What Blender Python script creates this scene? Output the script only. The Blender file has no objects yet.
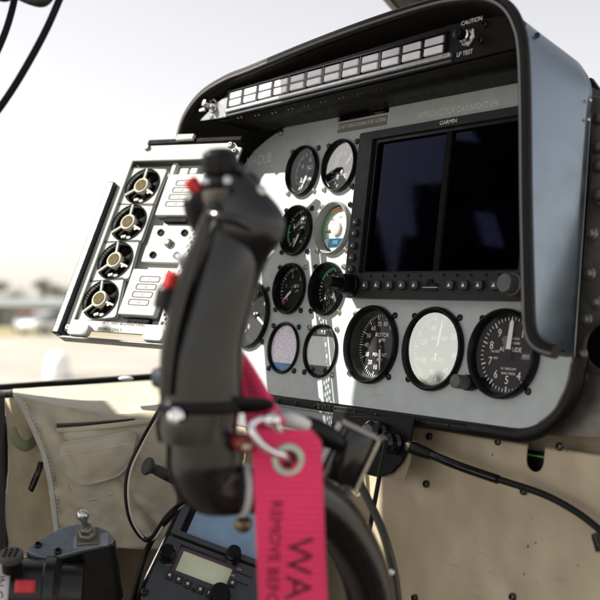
import bpy, bmesh, math, random
from mathutils import Vector, Matrix, noise
random.seed(7)
S = bpy.context.scene
COL = S.collection
PI = math.pi
R_ = math.radians

# ------------------------------------------------------------------ camera geometry
FPX = 1075.0                                   # focal length in pixels of a 600 px wide picture
EYE = Vector((0, 0, 1.75))
PITCH = math.atan(8 / FPX)
_cp, _sp = math.cos(PITCH), math.sin(PITCH)
CX = Vector((1, 0, 0)); CF = Vector((0, _cp, _sp)); CU = Vector((0, -_sp, _cp))
def cw(x, y, z):                               # camera space (right, down, forward) -> world
    return EYE + CX * x - CU * y + CF * z
def cdir(x, y, z):
    return CX * x - CU * y + CF * z
def ray(px, py):
    return cdir((px - 300) / FPX, (py - 300) / FPX, 1.0)
class Frame:
    """a place in the cockpit with its own axes (x right, y up, z towards the viewer)"""
    def __init__(s, o, x, y, z):
        s.o = o
        s.M = Matrix(((x.x, y.x, z.x, o.x), (x.y, y.y, z.y, o.y), (x.z, y.z, z.z, o.z), (0, 0, 0, 1)))
        s.I = s.M.inverted()
    def hit(s, px, py, w=0.0, axis=2):
        a = s.I @ EYE; d = (s.I.to_3x3() @ ray(px, py))
        k = (w - a[axis]) / d[axis]
        return a + d * k
    def px(s, px, py, w=0.0):
        p = s.hit(px, py, w); return (p.x, p.y)
    def at(s, px, py, z):                      # local point of a pixel at a known distance
        return s.I @ (EYE + ray(px, py) * z)
    def sub(s, x, y, z=0.0):
        return Frame(s.M @ Vector((x, y, z)), s.M.col[0].xyz, s.M.col[1].xyz, s.M.col[2].xyz)
def camframe(px, py, z):
    return Frame(EYE + ray(px, py) * z, CX.copy(), CU.copy(), -CF)
def tilted(px, py, z, d1, d2):                 # d1 right, d2 down in camera space
    a = Vector(d1).normalized(); b = Vector(d2); b = (b - a * a.dot(b)).normalized()
    x = cdir(*a); y = -cdir(*b)
    return Frame(EYE + ray(px, py) * z, x, y, x.cross(y))
# instrument panel, in metres
PAN = Frame(cw(.129667, .047527, 1.040753), cdir(.5969, .0118, -.8022).normalized(),
            cdir(.1092, -.9919, .0658).normalized(), cdir(-.795, -.127, -.5935).normalized())
_x = PAN.M.col[0].xyz.normalized(); _y = PAN.M.col[1].xyz; _y = (_y - _x * _x.dot(_y)).normalized()
PAN = Frame(PAN.o, _x, _y, _x.cross(_y))
TRAY = tilted(241.9, 146.63, 1.21851, (.86131, .04149, -.50637), (-.25707, .89526, -.36391))
# sunlight: down from the left, a little in front of the camera
SUN_TO = (PAN.M.to_3x3() @ Vector((-.80, .86, 1.0))).normalized()

# ------------------------------------------------------------------ materials
MATS = {}
def mat(name, col, rough=.5, metal=0., var=.08, scale=60., bump=0., bscale=900., spec=.5, coat=0., rvar=.08, emit=None):
    if name in MATS: return MATS[name]
    m = bpy.data.materials.new(name); m.use_nodes = True
    nt = m.node_tree; N = nt.nodes; L = nt.links
    p = N['Principled BSDF']
    p.inputs['Metallic'].default_value = metal
    p.inputs['Specular IOR Level'].default_value = spec
    p.inputs['Coat Weight'].default_value = coat
    p.inputs['Coat Roughness'].default_value = .12
    tc = N.new('ShaderNodeTexCoord')
    n1 = N.new('ShaderNodeTexNoise'); n1.inputs['Scale'].default_value = scale; n1.inputs['Detail'].default_value = 6
    n1.inputs['Roughness'].default_value = .65
    L.new(tc.outputs['Object'], n1.inputs['Vector'])
    r = N.new('ShaderNodeMix'); r.data_type = 'RGBA'
    r.inputs[6].default_value = tuple(max(0, c * (1 - var)) for c in col) + (1,)
    r.inputs[7].default_value = tuple(min(1, c * (1 + var)) for c in col) + (1,)
    mr = N.new('ShaderNodeMapRange'); mr.inputs[1].default_value = .3; mr.inputs[2].default_value = .7
    L.new(n1.outputs['Fac'], mr.inputs[0]); L.new(mr.outputs[0], r.inputs[0])
    L.new(r.outputs[2], p.inputs['Base Color'])
    m2 = N.new('ShaderNodeMapRange'); m2.inputs[1].default_value = .3; m2.inputs[2].default_value = .7
    m2.inputs[3].default_value = max(.02, rough - rvar); m2.inputs[4].default_value = min(1, rough + rvar)
    n2 = N.new('ShaderNodeTexNoise'); n2.inputs['Scale'].default_value = scale * 3.1; n2.inputs['Detail'].default_value = 4
    L.new(tc.outputs['Object'], n2.inputs['Vector'])
    L.new(n2.outputs['Fac'], m2.inputs[0]); L.new(m2.outputs[0], p.inputs['Roughness'])
    if bump:
        n3 = N.new('ShaderNodeTexNoise'); n3.inputs['Scale'].default_value = bscale; n3.inputs['Detail'].default_value = 3
        L.new(tc.outputs['Object'], n3.inputs['Vector'])
        b = N.new('ShaderNodeBump'); b.inputs['Strength'].default_value = bump; b.inputs['Distance'].default_value = .0006
        L.new(n3.outputs['Fac'], b.inputs['Height']); L.new(b.outputs[0], p.inputs['Normal'])
    MATS[name] = m
    return m
def glass(name, f0=.045, tint=(1, 1, 1), rough=.0, sheen=(.9, .9, .9)):
    """thin clear pane: lets light straight through, mirrors more at grazing angles"""
    if name in MATS: return MATS[name]
    m = bpy.data.materials.new(name); m.use_nodes = True
    nt = m.node_tree; N = nt.nodes; L = nt.links
    for n in list(N):
        if n.type == 'BSDF_PRINCIPLED': N.remove(n)
    out = [n for n in N if n.type == 'OUTPUT_MATERIAL'][0]
    t = N.new('ShaderNodeBsdfTransparent'); g = N.new('ShaderNodeBsdfGlossy'); mx = N.new('ShaderNodeMixShader')
    g.inputs['Roughness'].default_value = rough
    g.inputs['Color'].default_value = sheen + (1,)
    t.inputs['Color'].default_value = tint + (1,)
    lw = N.new('ShaderNodeLayerWeight'); lw.inputs['Blend'].default_value = .5
    pw = N.new('ShaderNodeMath'); pw.operation = 'POWER'; pw.inputs[1].default_value = 4
    L.new(lw.outputs['Facing'], pw.inputs[0])
    mr = N.new('ShaderNodeMapRange'); mr.inputs[3].default_value = f0; mr.inputs[4].default_value = 1
    L.new(pw.outputs[0], mr.inputs[0])
    tc = N.new('ShaderNodeTexCoord'); nz = N.new('ShaderNodeTexNoise'); nz.inputs['Scale'].default_value = 70
    L.new(tc.outputs['Object'], nz.inputs['Vector'])
    m3 = N.new('ShaderNodeMapRange'); m3.inputs[1].default_value = .35; m3.inputs[2].default_value = .7
    m3.inputs[3].default_value = rough; m3.inputs[4].default_value = rough + .05
    L.new(nz.outputs['Fac'], m3.inputs[0]); L.new(m3.outputs[0], g.inputs['Roughness'])
    L.new(mr.outputs[0], mx.inputs[0]); L.new(t.outputs[0], mx.inputs[1]); L.new(g.outputs[0], mx.inputs[2])
    L.new(mx.outputs[0], out.inputs['Surface'])
    MATS[name] = m
    return m
panel_grey = mat('panel grey paint', (.45, .50, .51), .5, var=.07, bump=.10, bscale=2200)
black_plastic = mat('black plastic', (.0055, .0055, .006), .34, bump=.10, bscale=1500, var=.3, spec=.18)
black_gloss = mat('black gloss', (.006, .006, .0065), .18, var=.3, spec=.4)
black_paint = mat('black crackle paint', (.006, .006, .0065), .42, bump=.22, bscale=1800, var=.3, spec=.14)
dial_black = mat('dial black', (.008, .008, .009), .6, var=.2, spec=.2)
hood_paint = mat('hood satin paint', (.215, .26, .30), .32, .85, bump=.03, bscale=500, var=.05, scale=14, rvar=.05)
hood_lining = mat('hood lining', (.009, .0075, .006), .55, var=.3, spec=.12)
rubber = mat('black rubber', (.006, .0055, .005), .40, var=.3, spec=.2)
bezel_paint = mat('bezel dark grey', (.017, .0185, .021), .42, bump=.22, bscale=2500, var=.15, spec=.2)
steel = mat('steel', (.55, .55, .56), .24, 1., var=.1)
chrome = mat('chrome', (.82, .82, .84), .07, 1., var=.04)
brass = mat('brass', (.42, .38, .29), .34, 1., var=.2)
white_ink = mat('white ink', (.82, .82, .80), .5, var=.03)
cream_ink = mat('cream ink', (.62, .60, .54), .5, var=.05)
grey_ink = mat('pale grey ink', (.60, .63, .64), .6, var=.1)
black_ink = mat('black ink', (.03, .02, .025), .6, var=.2)
green_ink = mat('green ink', (.04, .42, .16), .5, var=.05)
orange_ink = mat('orange ink', (.75, .33, .04), .5, var=.05)
red_plastic = mat('red plastic', (.55, .015, .02), .28, var=.1)
white_paint = mat('white paint', (.74, .75, .73), .42, var=.05, bump=.05)
alu = mat('brushed alloy', (.66, .68, .66), .4, .35, var=.06, scale=25)
tray_white = mat('tray white', (.47, .49, .47), .7, 0, var=.07, scale=25, spec=.08)
tray_grey = mat('tray grey', (.40, .42, .40), .7, 0, var=.12, scale=25, spec=.08)
tray_black = mat('tray black', (.010, .010, .010), .7, 0, var=.3, spec=.05)
alu_dull = mat('dull alloy', (.44, .46, .45), .5, .3, var=.1, scale=25)

# ------------------------------------------------------------------ mesh building
def smooth_pts(P, sub=6, closed=False):
    P = [Vector(p) for p in P]; n = len(P); out = []
    rng = range(n if closed else n - 1)
    for i in rng:
        if closed: p0, p1, p2, p3 = P[i - 1], P[i], P[(i + 1) % n], P[(i + 2) % n]
        else: p0, p1, p2, p3 = P[max(i - 1, 0)], P[i], P[i + 1], P[min(i + 2, n - 1)]
        for k in range(sub):
            t = k / sub
            out.append(.5 * ((2 * p1) + (p2 - p0) * t + (2 * p0 - 5 * p1 + 4 * p2 - p3) * t * t + (3 * p1 - p0 - 3 * p2 + p3) * t ** 3))
    if not closed: out.append(P[-1])
    return out
def smooth_vals(V, sub=6):
    return [v[0] for v in smooth_pts([(x, 0, 0) for x in V], sub)]
def rrect(x0, y0, x1, y1, r, n=5):
    out = []
    for cx, cy, a in ((x1 - r, y1 - r, 0), (x0 + r, y1 - r, 90), (x0 + r, y0 + r, 180), (x1 - r, y0 + r, 270)):
        for k in range(n + 1):
            t = R_(a + 90 * k / n); out.append((cx + r * math.cos(t), cy + r * math.sin(t)))
    return out
def circle(cx, cy, r, n=40, ph=0):
    return [(cx + r * math.cos(2 * PI * k / n + ph), cy + r * math.sin(2 * PI * k / n + ph)) for k in range(n)]
_txt = {}
def text_mesh(body, size, align='CENTER'):
    key = (body, size, align)
    if key not in _txt:
        cu = bpy.data.curves.new('lettering', 'FONT'); cu.body = body; cu.size = size; cu.align_x = align; cu.align_y = 'CENTER'
        cu.resolution_u = 3
        o = bpy.data.objects.new('lettering', cu); COL.objects.link(o)
        dg = bpy.context.evaluated_depsgraph_get(); dg.update()
        _txt[key] = bpy.data.meshes.new_from_object(o.evaluated_get(dg))
        bpy.data.objects.remove(o); bpy.data.curves.remove(cu)
    return _txt[key]
class MB:
    def __init__(s): s.b = bmesh.new()
    def face(s, pts):
        return s.b.faces.new([s.b.verts.new(p) for p in pts])
    def prism(s, pts, z0, z1, f=None):
        """closed outline extruded from z0 to z1; f maps (x,y,z) to a point"""
        f = f or (lambda x, y, z: (x, y, z))
        lo = [s.b.verts.new(f(p[0], p[1], z0)) for p in pts]; hi = [s.b.verts.new(f(p[0], p[1], z1)) for p in pts]
        n = len(pts)
        area = sum(pts[i][0] * pts[(i + 1) % n][1] - pts[(i + 1) % n][0] * pts[i][1] for i in range(n))
        if (area < 0) != (z1 < z0): lo.reverse(); hi.reverse()
        s.b.faces.new(hi); s.b.faces.new(lo[::-1])
        for i in range(n): s.b.faces.new((lo[i], lo[(i + 1) % n], hi[(i + 1) % n], hi[i]))
        return s
    def plate(s, outline, holes, z0, z1):
        """flat plate with real holes"""
        b = bmesh.new(); edges = []
        for loop in [outline] + holes:
            vs = [b.verts.new((p[0], p[1], z1)) for p in loop]
            for i in range(len(vs)): edges.append(b.edges.new((vs[i], vs[(i + 1) % len(vs)])))
        bmesh.ops.triangle_fill(b, use_beauty=True, use_dissolve=False, edges=edges)
        for f in b.faces:
            if f.normal.z < 0: f.normal_flip()
        bmesh.ops.recalc_face_normals(b, faces=b.faces)
        if sum(f.normal.z for f in b.faces) < 0: bmesh.ops.reverse_faces(b, faces=b.faces)
        r = bmesh.ops.extrude_face_region(b, geom=list(b.faces))
        vs = [g for g in r['geom'] if isinstance(g, bmesh.types.BMVert)]
        # the copy is pushed back, the originals stay in front
        for v in vs: v.co.z = z0
        bmesh.ops.recalc_face_normals(b, faces=b.faces)
        me = bpy.data.meshes.new('tmp'); b.to_mesh(me); b.free(); s.b.from_mesh(me); bpy.data.meshes.remove(me)
        return s
    def box(s, cx, cy, cz, sx, sy, sz, rz=0.):
        c, q = math.cos(rz), math.sin(rz)
        pts = [(cx + x * c - y * q, cy + x * q + y * c) for x, y in ((-sx / 2, -sy / 2), (sx / 2, -sy / 2), (sx / 2, sy / 2), (-sx / 2, sy / 2))]
        return s.prism(pts, cz - sz / 2, cz + sz / 2)
    def bar(s, p0, p1, w, h, up=(0, 0, 1)):
        p0, p1 = Vector(p0), Vector(p1); d = (p1 - p0).normalized(); u = Vector(up); x = d.cross(u).normalized(); u = x.cross(d)
        A = [s.b.verts.new(p + x * a * w / 2 + u * c * h / 2) for p in (p0, p1) for a, c in ((-1, -1), (1, -1), (1, 1), (-1, 1))]
        for q in ((3, 2, 1, 0), (4, 5, 6, 7), (0, 1, 5, 4), (1, 2, 6, 5), (2, 3, 7, 6), (3, 0, 4, 7)): s.b.faces.new([A[i] for i in q])
        return s
    def rings(s, secs, cap=True, closed=False):
        V = [[s.b.verts.new(p) for p in sec] for sec in secs]; n = len(V[0])
        m = len(V)
        for i in range(m if closed else m - 1):
            a, b = V[i], V[(i + 1) % m]
            for k in range(n): s.b.faces.new((a[k], a[(k + 1) % n], b[(k + 1) % n], b[k]))
        if cap and not closed: s.b.faces.new(V[0][::-1]); s.b.faces.new(V[-1])
        return s
    def lathe(s, prof, n=40, o=(0, 0, 0), ax=(0, 0, 1), cap=True):
        o = Vector(o); a = Vector(ax).normalized(); x = a.orthogonal().normalized(); y = a.cross(x)
        return s.rings([[o + a * z + x * (r * math.cos(2 * PI * k / n)) + y * (r * math.sin(2 * PI * k / n)) for k in range(n)] for r, z in prof], cap)
    def cyl(s, p0, p1, r0, r1=None, n=24, bev=0.):
        p0, p1 = Vector(p0), Vector(p1); r1 = r0 if r1 is None else r1; h = (p1 - p0).length
        pr = [(r0, 0), (r1, h)] if not bev else [(r0 - bev, 0), (r0 - bev * .3, bev * .3), (r0, bev), (r1, h - bev), (r1 - bev * .3, h - bev * .3), (r1 - bev, h)]
        return s.lathe(pr, n, p0, p1 - p0)
    def tube(s, P, r, n=12, sub=6, closed=False, flat=1.):
        if sub > 1:
            if isinstance(r, (list, tuple)) and not closed: r = smooth_vals(r, sub)
            P = smooth_pts(P, sub, closed)
        P = [Vector(p) for p in P]; m = len(P); up = None; secs = []
        for i, p in enumerate(P):
            t = (P[(i + 1) % m] - P[i - 1]) if closed else (P[min(i + 1, m - 1)] - P[max(i - 1, 0)])
            t.normalize()
            up = t.orthogonal().normalized() if up is None else (up - t * up.dot(t)).normalized()
            v = t.cross(up); q = r[i] if isinstance(r, (list, tuple)) else r
            secs.append([p + up * (q * math.cos(2 * PI * k / n)) + v * (q * flat * math.sin(2 * PI * k / n)) for k in range(n)])
        return s.rings(secs, True, closed)
    def ball(s, c, r, sc=(1, 1, 1), n=16):
        me = bmesh.ops.create_uvsphere(s.b, u_segments=n, v_segments=n // 2 + 2, radius=r)
        for v in me['verts']: v.co = Vector((v.co.x * sc[0], v.co.y * sc[1], v.co.z * sc[2])) + Vector(c)
        return s
    def text(s, body, size, x, y, z, rz=0., align='CENTER', sx=1., sy=1.):
        b2 = bmesh.new(); b2.from_mesh(text_mesh(body, size, align))
        for v in b2.verts:
            a, c = v.co.x * sx, v.co.y * sy
            v.co = (x + a * math.cos(rz) - c * math.sin(rz), y + a * math.sin(rz) + c * math.cos(rz), z)
        me = bpy.data.meshes.new('tmp'); b2.to_mesh(me); b2.free(); s.b.from_mesh(me); bpy.data.meshes.remove(me)
        return s
    def grid(s, rows):
        V = [[s.b.verts.new(p) for p in r] for r in rows]
        for i in range(len(V) - 1):
            for k in range(len(V[0]) - 1): s.b.faces.new((V[i][k], V[i][k + 1], V[i + 1][k + 1], V[i + 1][k]))
        return s
    def mesh(s, name, angle=35):
        th = R_(angle); s.b.normal_update()
        for e in s.b.edges:
            if len(e.link_faces) == 2 and e.calc_face_angle(0) > th: e.smooth = False
        for f in s.b.faces: f.smooth = True
        me = bpy.data.meshes.new(name); s.b.to_mesh(me); s.b.free(); return me
    def build(s, name, m, parent=None, frame=None, bevel=0., seg=2, angle=35, solid=0., subd=0):
        me = s.mesh(name, angle); me.materials.append(m)
        o = bpy.data.objects.new(name, me); COL.objects.link(o)
        if parent is not None: o.parent = parent
        if frame is not None: o.matrix_world = frame.M
        if solid:
            md = o.modifiers.new('thickness', 'SOLIDIFY'); md.thickness = solid; md.offset = -1
        if bevel:
            md = o.modifiers.new('bevel', 'BEVEL'); md.width = bevel; md.segments = seg; md.limit_method = 'ANGLE'; md.angle_limit = R_(40)
        if subd:
            md = o.modifiers.new('subdivision', 'SUBSURF'); md.levels = subd; md.render_levels = subd
        return o
def tag(o, label, cat, group=None, kind=None):
    if label: o['label'] = label
    if cat: o['category'] = cat
    if group: o['group'] = group
    if kind: o['kind'] = kind
    return o
def thing(name, label, cat, frame, group=None):
    o = bpy.data.objects.new(name, None); COL.objects.link(o); o.empty_display_size = .02
    o.matrix_world = frame.M
    return tag(o, label, cat, group)
def structure(o):
    o['kind'] = 'structure'; return o
def copy_tree(o, parent=None):
    c = o.copy(); COL.objects.link(c)
    if parent is not None: c.parent = parent
    for ch in [k for k in COL.objects if k.parent == o]: copy_tree(ch, c)
    return c

# ------------------------------------------------------------------ instrument panel
mm = .001
def P2(*pts): return [PAN.px(x, y) for x, y in pts]
GA, GB = -.246, -.177
ROWS = [.196, .126, .058, -.0107]
outline = [(-.385, -.066), (.110, -.0645)]
for k in range(1, 12):
    a = R_(-90 + 90 * k / 12); outline.append((.110 + .059 * math.cos(a), -.0055 + .059 * math.sin(a)))
outline += [(.1675, .0), (.1645, .10), (.1610, .205)]
for k in range(0, 9):
    a = R_(90 * k / 8); outline.append((.114 + .046 * math.cos(a), .220 + .047 * math.sin(a)))
outline += [(.0, .266), (-.17, .263), (-.23, .2615), (-.265, .259), (-.300, .252), (-.330, .242), (-.355, .231), (-.378, .212), (-.388, .19)]
gauges = []   # (u, v, hole radius)
holes = []
for r in ROWS:
    for c in (GA, GB): holes.append(circle(c, r, .0275, 40))
for u in (-.0919, 0, .0919): holes.append(circle(u, 0, .0385, 48))
holes.append(circle(-.322, .026, .0385, 48))
slot = [PAN.px(*q) for q in ((338, 114.5), (390, 101.5), (390.5, 107.5), (338, 121))]
slot = [(slot[0][0], .2575), (slot[1][0], .2575), (slot[1][0], .2475), (slot[0][0], .2475)]
holes.append(slot)
panel = thing('instrument_panel', 'light grey painted instrument panel with round corner, holding all the dials and the large display', 'instrument panel', PAN)
MB().plate(outline, holes, -.003, 0).build('panel_plate', panel_grey, panel)
# registration, placards and lettering
a, b = PAN.px(259.5, 160.5)
MB().text('VH-DUB', .0145, a, b, .0006, R_(3), sx=1.0, sy=1.25).build('registration_lettering', mat('faded grey ink', (.88, .90, .90), .6, var=.06), panel)
a, b = PAN.px(457.5, 110)
MB().text('APPROVED FOR DAY/NIGHT VFR', .0088, a, b, .0006, R_(-.8), sx=.86).build('approval_lettering', white_ink, panel)
a, b = PAN.px(362, 124.5)
pl = MB().box(a, b, .0005, .083, .0105, .001).build('placard', mat('placard grey', (.16, .16, .14), .5, var=.12), panel, bevel=.0003)
MB().text('DO NOT OPERATE DURING START & CRANK', .0050, a, b + .0006, .0016, 0, sx=.82, sy=1.3).build('placard_lettering', white_ink, pl)
a, b = PAN.px(376, 395)
MB().text('P/N 704 2841', .0042, a, b, .0006).build('part_number_lettering', grey_ink, panel)
MB().box((slot[0][0] + slot[1][0]) / 2, .2525, -.012, .12, .03, .002).build('slot_backing', rubber, panel)
MB().prism([(-.398, -.064), (.165, -.062), (.165, .21), (.12, .262), (-.26, .262), (-.34, .25), (-.398, .19)], -.052, -.048).build('back_cover', rubber, panel)  # added dark sheet, keeps sky light from leaking past the panel edge
sh = MB()
sh.box((slot[0][0] + slot[1][0]) / 2 + .02, .2505, -.006, .022, .003, .004)
sh.build('slot_catch', brass, panel)
def screw_mesh(r=.0032, h=.0026, slot=True):
    m = MB(); m.lathe([(r * 1.02, 0), (r * 1.02, h * .25), (r * .93, h * .7), (r * .7, h * .95), (r * .4, h), (r * .36, h), (r * .34, h * .55)], 18)
    return m.mesh('screw', 30)
SCREW = screw_mesh()
SCREW_M = {}
def screw(parent, x, y, z=0., m=None, sc=1., name='screw', frame_rot=None):
    m = m or black_gloss
    if m.name not in SCREW_M:
        me = SCREW.copy(); me.materials.clear(); me.materials.append(m); SCREW_M[m.name] = me
    o = bpy.data.objects.new(name, SCREW_M[m.name]); COL.objects.link(o); o.parent = parent
    o.location = (x, y, z); o.scale = (sc,) * 3
    if frame_rot is not None: o.rotation_euler = frame_rot
    return o
for q in ((281.5, 132.5), (303.5, 247.5), (327.5, 113)):
    pass
for q in ((281.5, 133), (508, 81)):
    a, b = PAN.px(*q); screw(panel, a, b, 0, brass, 1.35)

# ------------------------------------------------------------------ gauges
gface = {}
def tick(m, r0, r1, deg, w, z):
    a = R_(90 - deg); c, s_ = math.cos(a), math.sin(a)
    m.prism([(r0 * c - w / 2 * -s_, r0 * s_ - w / 2 * c), (r1 * c - w / 2 * -s_, r1 * s_ - w / 2 * c), (r1 * c + w / 2 * -s_, r1 * s_ + w / 2 * c), (r0 * c + w / 2 * -s_, r0 * s_ + w / 2 * c)], z, z + .0002)
def arc(m, r0, r1, d0, d1, z, n=20):
    out = [(r1 * math.cos(R_(90 - d0 - (d1 - d0) * k / n)), r1 * math.sin(R_(90 - d0 - (d1 - d0) * k / n))) for k in range(n + 1)]
    inn = [(r0 * math.cos(R_(90 - d0 - (d1 - d0) * k / n)), r0 * math.sin(R_(90 - d0 - (d1 - d0) * k / n))) for k in range(n + 1)]
    m.prism(out + inn[::-1], z, z + .0002)
def hand(m, deg, length, w, z, tail=.0, tip=.3):
    a = R_(90 - deg); d = Vector((math.cos(a), math.sin(a))); n = Vector((-d.y, d.x))
    pts = [-d * tail - n * w * .5, d * length * .55 - n * w * .5, d * length * .9 - n * w * .5 * tip * 1.5, d * length, d * length * .9 + n * w * .5 * tip * 1.5, d * length * .55 + n * w * .5, -d * tail + n * w * .5]
    m.prism([(p.x, p.y) for p in pts], z, z + .0006)
clear_glass = glass('gauge glass', .004)
mirror_glass = glass('uncoated gauge glass', .27, sheen=(.93, 1, .96))
def gauge(name, label, u, v, R, depth, deco, glass_m=None, rim=.006, tilt=(0, 0), screws=True, brass_at=(), face=None, rim_m=None, hole=None, lift=None):
    F = PAN.sub(u, v); g = thing(name, label, 'gauge', F, 'round dials set in the grey panel')
    hole = hole or R * .925; ri = R * (.865 if R > .035 else .89)
    bz = MB()
    prof = [(R * .935, -.0025), (R * .999, .0002), (R, rim * .55), (R * .985, rim * .85), (R * .955, rim), (R * .93, rim * .97), (ri * 1.02, rim * .62), (ri, rim * .4), (ri * .985, -depth), (ri * .985, -depth - .001)]
    bz.lathe(prof, 56, cap=False)
    bz.build('bezel', rim_m or black_plastic, g, angle=50)
    f = MB(); f.lathe([(ri * .99, -depth - .001), (ri * .99, -depth)], 48); f.build('dial_face', face or dial_black, g)
    deco(g, ri, -depth + .0003)
    if glass_m is not False:
        gl = MB(); n = 40; tx, ty = tilt
        gl.face([(ri * .995 * math.cos(2 * PI * k / n), ri * .995 * math.sin(2 * PI * k / n), rim * .30 + math.tan(ty) * ri * math.cos(2 * PI * k / n) + math.tan(tx) * ri * math.sin(2 * PI * k / n)) for k in range(n)])
        gl.build('glass', glass_m or clear_glass, g)
    if screws:
        h = R * .765 if R > .035 else R * .83
        for i, (sx, sy) in enumerate(((-1, 1), (1, 1), (1, -1), (-1, -1))):
            screw(g, sx * h, sy * h, 0, brass if i in brass_at else black_gloss, 1.0)
    return g
def hub(g, z, r=.004, m=None):
    MB().lathe([(r, z), (r, z + .002), (r * .6, z + .0028)], 20).build('hub', m or black_gloss, g)
def d_torque(g, r, z):
    m = MB()
    for k in range(13): tick(m, r * .80, r * .95, -140 + k * 20, .0011 if k % 2 == 0 else .0006, z)
    for k, t in enumerate(('2', '4', '6', '8', '10')):
        a = R_(90 - (-120 + k * 60)); m.text(t, .0085, r * .58 * math.cos(a), r * .58 * math.sin(a), z)
    m.text('TRQ', .006, 0, .006, z); m.text('X10%', .005, 0, -.0075, z)
    m.build('markings', white_ink, g)
    m = MB(); arc(m, r * .86, r * .95, -118, -28, z + .0003); m.build('green_band', green_ink, g)
    m = MB(); hand(m, -152, r * .82, .0022, z + .0012, .006); m.build('needle', white_ink, g); hub(g, z)
def d_white(g, r, z):
    m = MB()
    for k in range(25): tick(m, r * .80, r * .93, -150 + k * 12.5, .0010 if k % 4 == 0 else .0005, z)
    for k, t in enumerate(('0', '2', '4', '6', '8')):
        a = R_(90 - (-130 + k * 60)); m.text(t, .0080, r * .60 * math.cos(a), r * .60 * math.sin(a), z)
    m.text('°C', .006, 0, -.010, z)
    m.build('markings', white_ink, g)
    m = MB(); arc(m, r * .62, r * .78, -95, -20, z + .0003); m.build('green_band', green_ink, g)
    m = MB(); hand(m, 40, r * .80, .0024, z + .0012, .008); m.build('needle', white_ink, g); hub(g, z)
def d_ticks(nums, txt, nd, d0=-135, d1=135, n=28, size=.0068, green=None, red=None, lines=()):
    def f(g, r, z):
        m = MB()
        for k in range(n + 1): tick(m, r * (.78 if k % 4 == 0 else .85), r * .95, d0 + (d1 - d0) * k / n, .0010 if k % 4 == 0 else .0006, z)
        for k, t in enumerate(nums):
            a = R_(90 - (d0 + (d1 - d0) * k / max(1, len(nums) - 1))); m.text(t, size, r * .60 * math.cos(a), r * .60 * math.sin(a), z)
        for t, s_, x, y in lines: m.text(t, s_, x, y, z)
        m.build('markings', white_ink, g)
        if green:
            m = MB(); arc(m, r * .87, r * .96, green[0], green[1], z + .0003); m.build('green_band', green_ink, g)
        if red:
            m = MB(); arc(m, r * .80, r * .97, red[0], red[1], z + .0004, 3); m.build('red_line', red_plastic, g)
        m = MB(); hand(m, nd, r * .80, .0026, z + .0012, .006); m.build('needle', white_ink, g); hub(g, z)
    return f
def d_cream(g, r, z):
    MB().lathe([(r * .93, z - .0002), (r * .93, z + .0003)], 48).build('cream_disc', mat('cream dial', (.66, .68, .60), .5, var=.04), g)
    m = MB(); arc(m, r * .80, r * .90, -120, -35, z + .0005); m.build('green_band', green_ink, g)
    m = MB(); arc(m, r * .80, r * .90, -33, 0, z + .0005); m.build('yellow_band', orange_ink, g)
    m = MB(); arc(m, r * .80, r * .90, 3, 10, z + .0006, 3); m.build('red_line', red_plastic, g)
    m = MB()
    for k in range(16): tick(m, r * .70, r * .78, -120 + k * 9, .0007, z + .0005)
    for k, t in enumerate(('200', '400', '600')):
        a = R_(90 - (-100 + k * 60)); m.text(t, .0042, r * .52 * math.cos(a), r * .52 * math.sin(a), z + .0006)
    m.build('markings', black_ink, g)
    MB().lathe([(r * .30, z + .0005), (r * .30, z + .003), (r * .26, z + .0036)], 32).build('hub', mat('grey hub', (.42, .43, .42), .4), g)
    m = MB(); hand(m, -100, r * .72, .0028, z + .0014); m.build('needle', black_ink, g)
    lc = MB().box(.001, -r * .58, z + .001, r * .92, r * .36, .0016).build('digit_window', mat('blue lcd', (.008, .06, .13), .2, var=.3, scale=300), g, bevel=.0003)
    MB().text('088', .0062, .001, -r * .58, z + .0022).build('digits', mat('pale blue ink', (.12, .26, .36), .5), lc)
def d_film(g, r, z):
    m = bpy.data.materials.new('speckled film'); m.use_nodes = True; N = m.node_tree.nodes; L = m.node_tree.links  # speckled lavender reflection put into the film's colour
    p = N['Principled BSDF']; tc = N.new('ShaderNodeTexCoord'); v = N.new('ShaderNodeTexNoise'); v.inputs['Scale'].default_value = 900; v.inputs['Detail'].default_value = 5
    L.new(tc.outputs['Object'], v.inputs['Vector']); cr = N.new('ShaderNodeValToRGB')
    cr.color_ramp.elements[0].position = .40; cr.color_ramp.elements[0].color = (.52, .46, .68, 1)
    cr.color_ramp.elements[1].position = .54; cr.color_ramp.elements[1].color = (.92, .88, .98, 1)
    L.new(v.outputs['Fac'], cr.inputs[0]); L.new(cr.outputs[0], p.inputs['Base Color']); p.inputs['Roughness'].default_value = .25
    MB().lathe([(r * .97, z), (r * .97, z + .0005)], 48).build('speckled_film', m, g)
    a0 = R_(222); a1 = R_(318); n = 16
    pts = [(r * .965 * math.cos(a0 + (a1 - a0) * k / n), r * .965 * math.sin(a0 + (a1 - a0) * k / n)) for k in range(n + 1)]
    MB().prism(pts, z + .0005, z + .0009).build('blue_sector', mat('mottled blue', (.07, .20, .48), .35, var=.7, scale=260), g)
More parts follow.
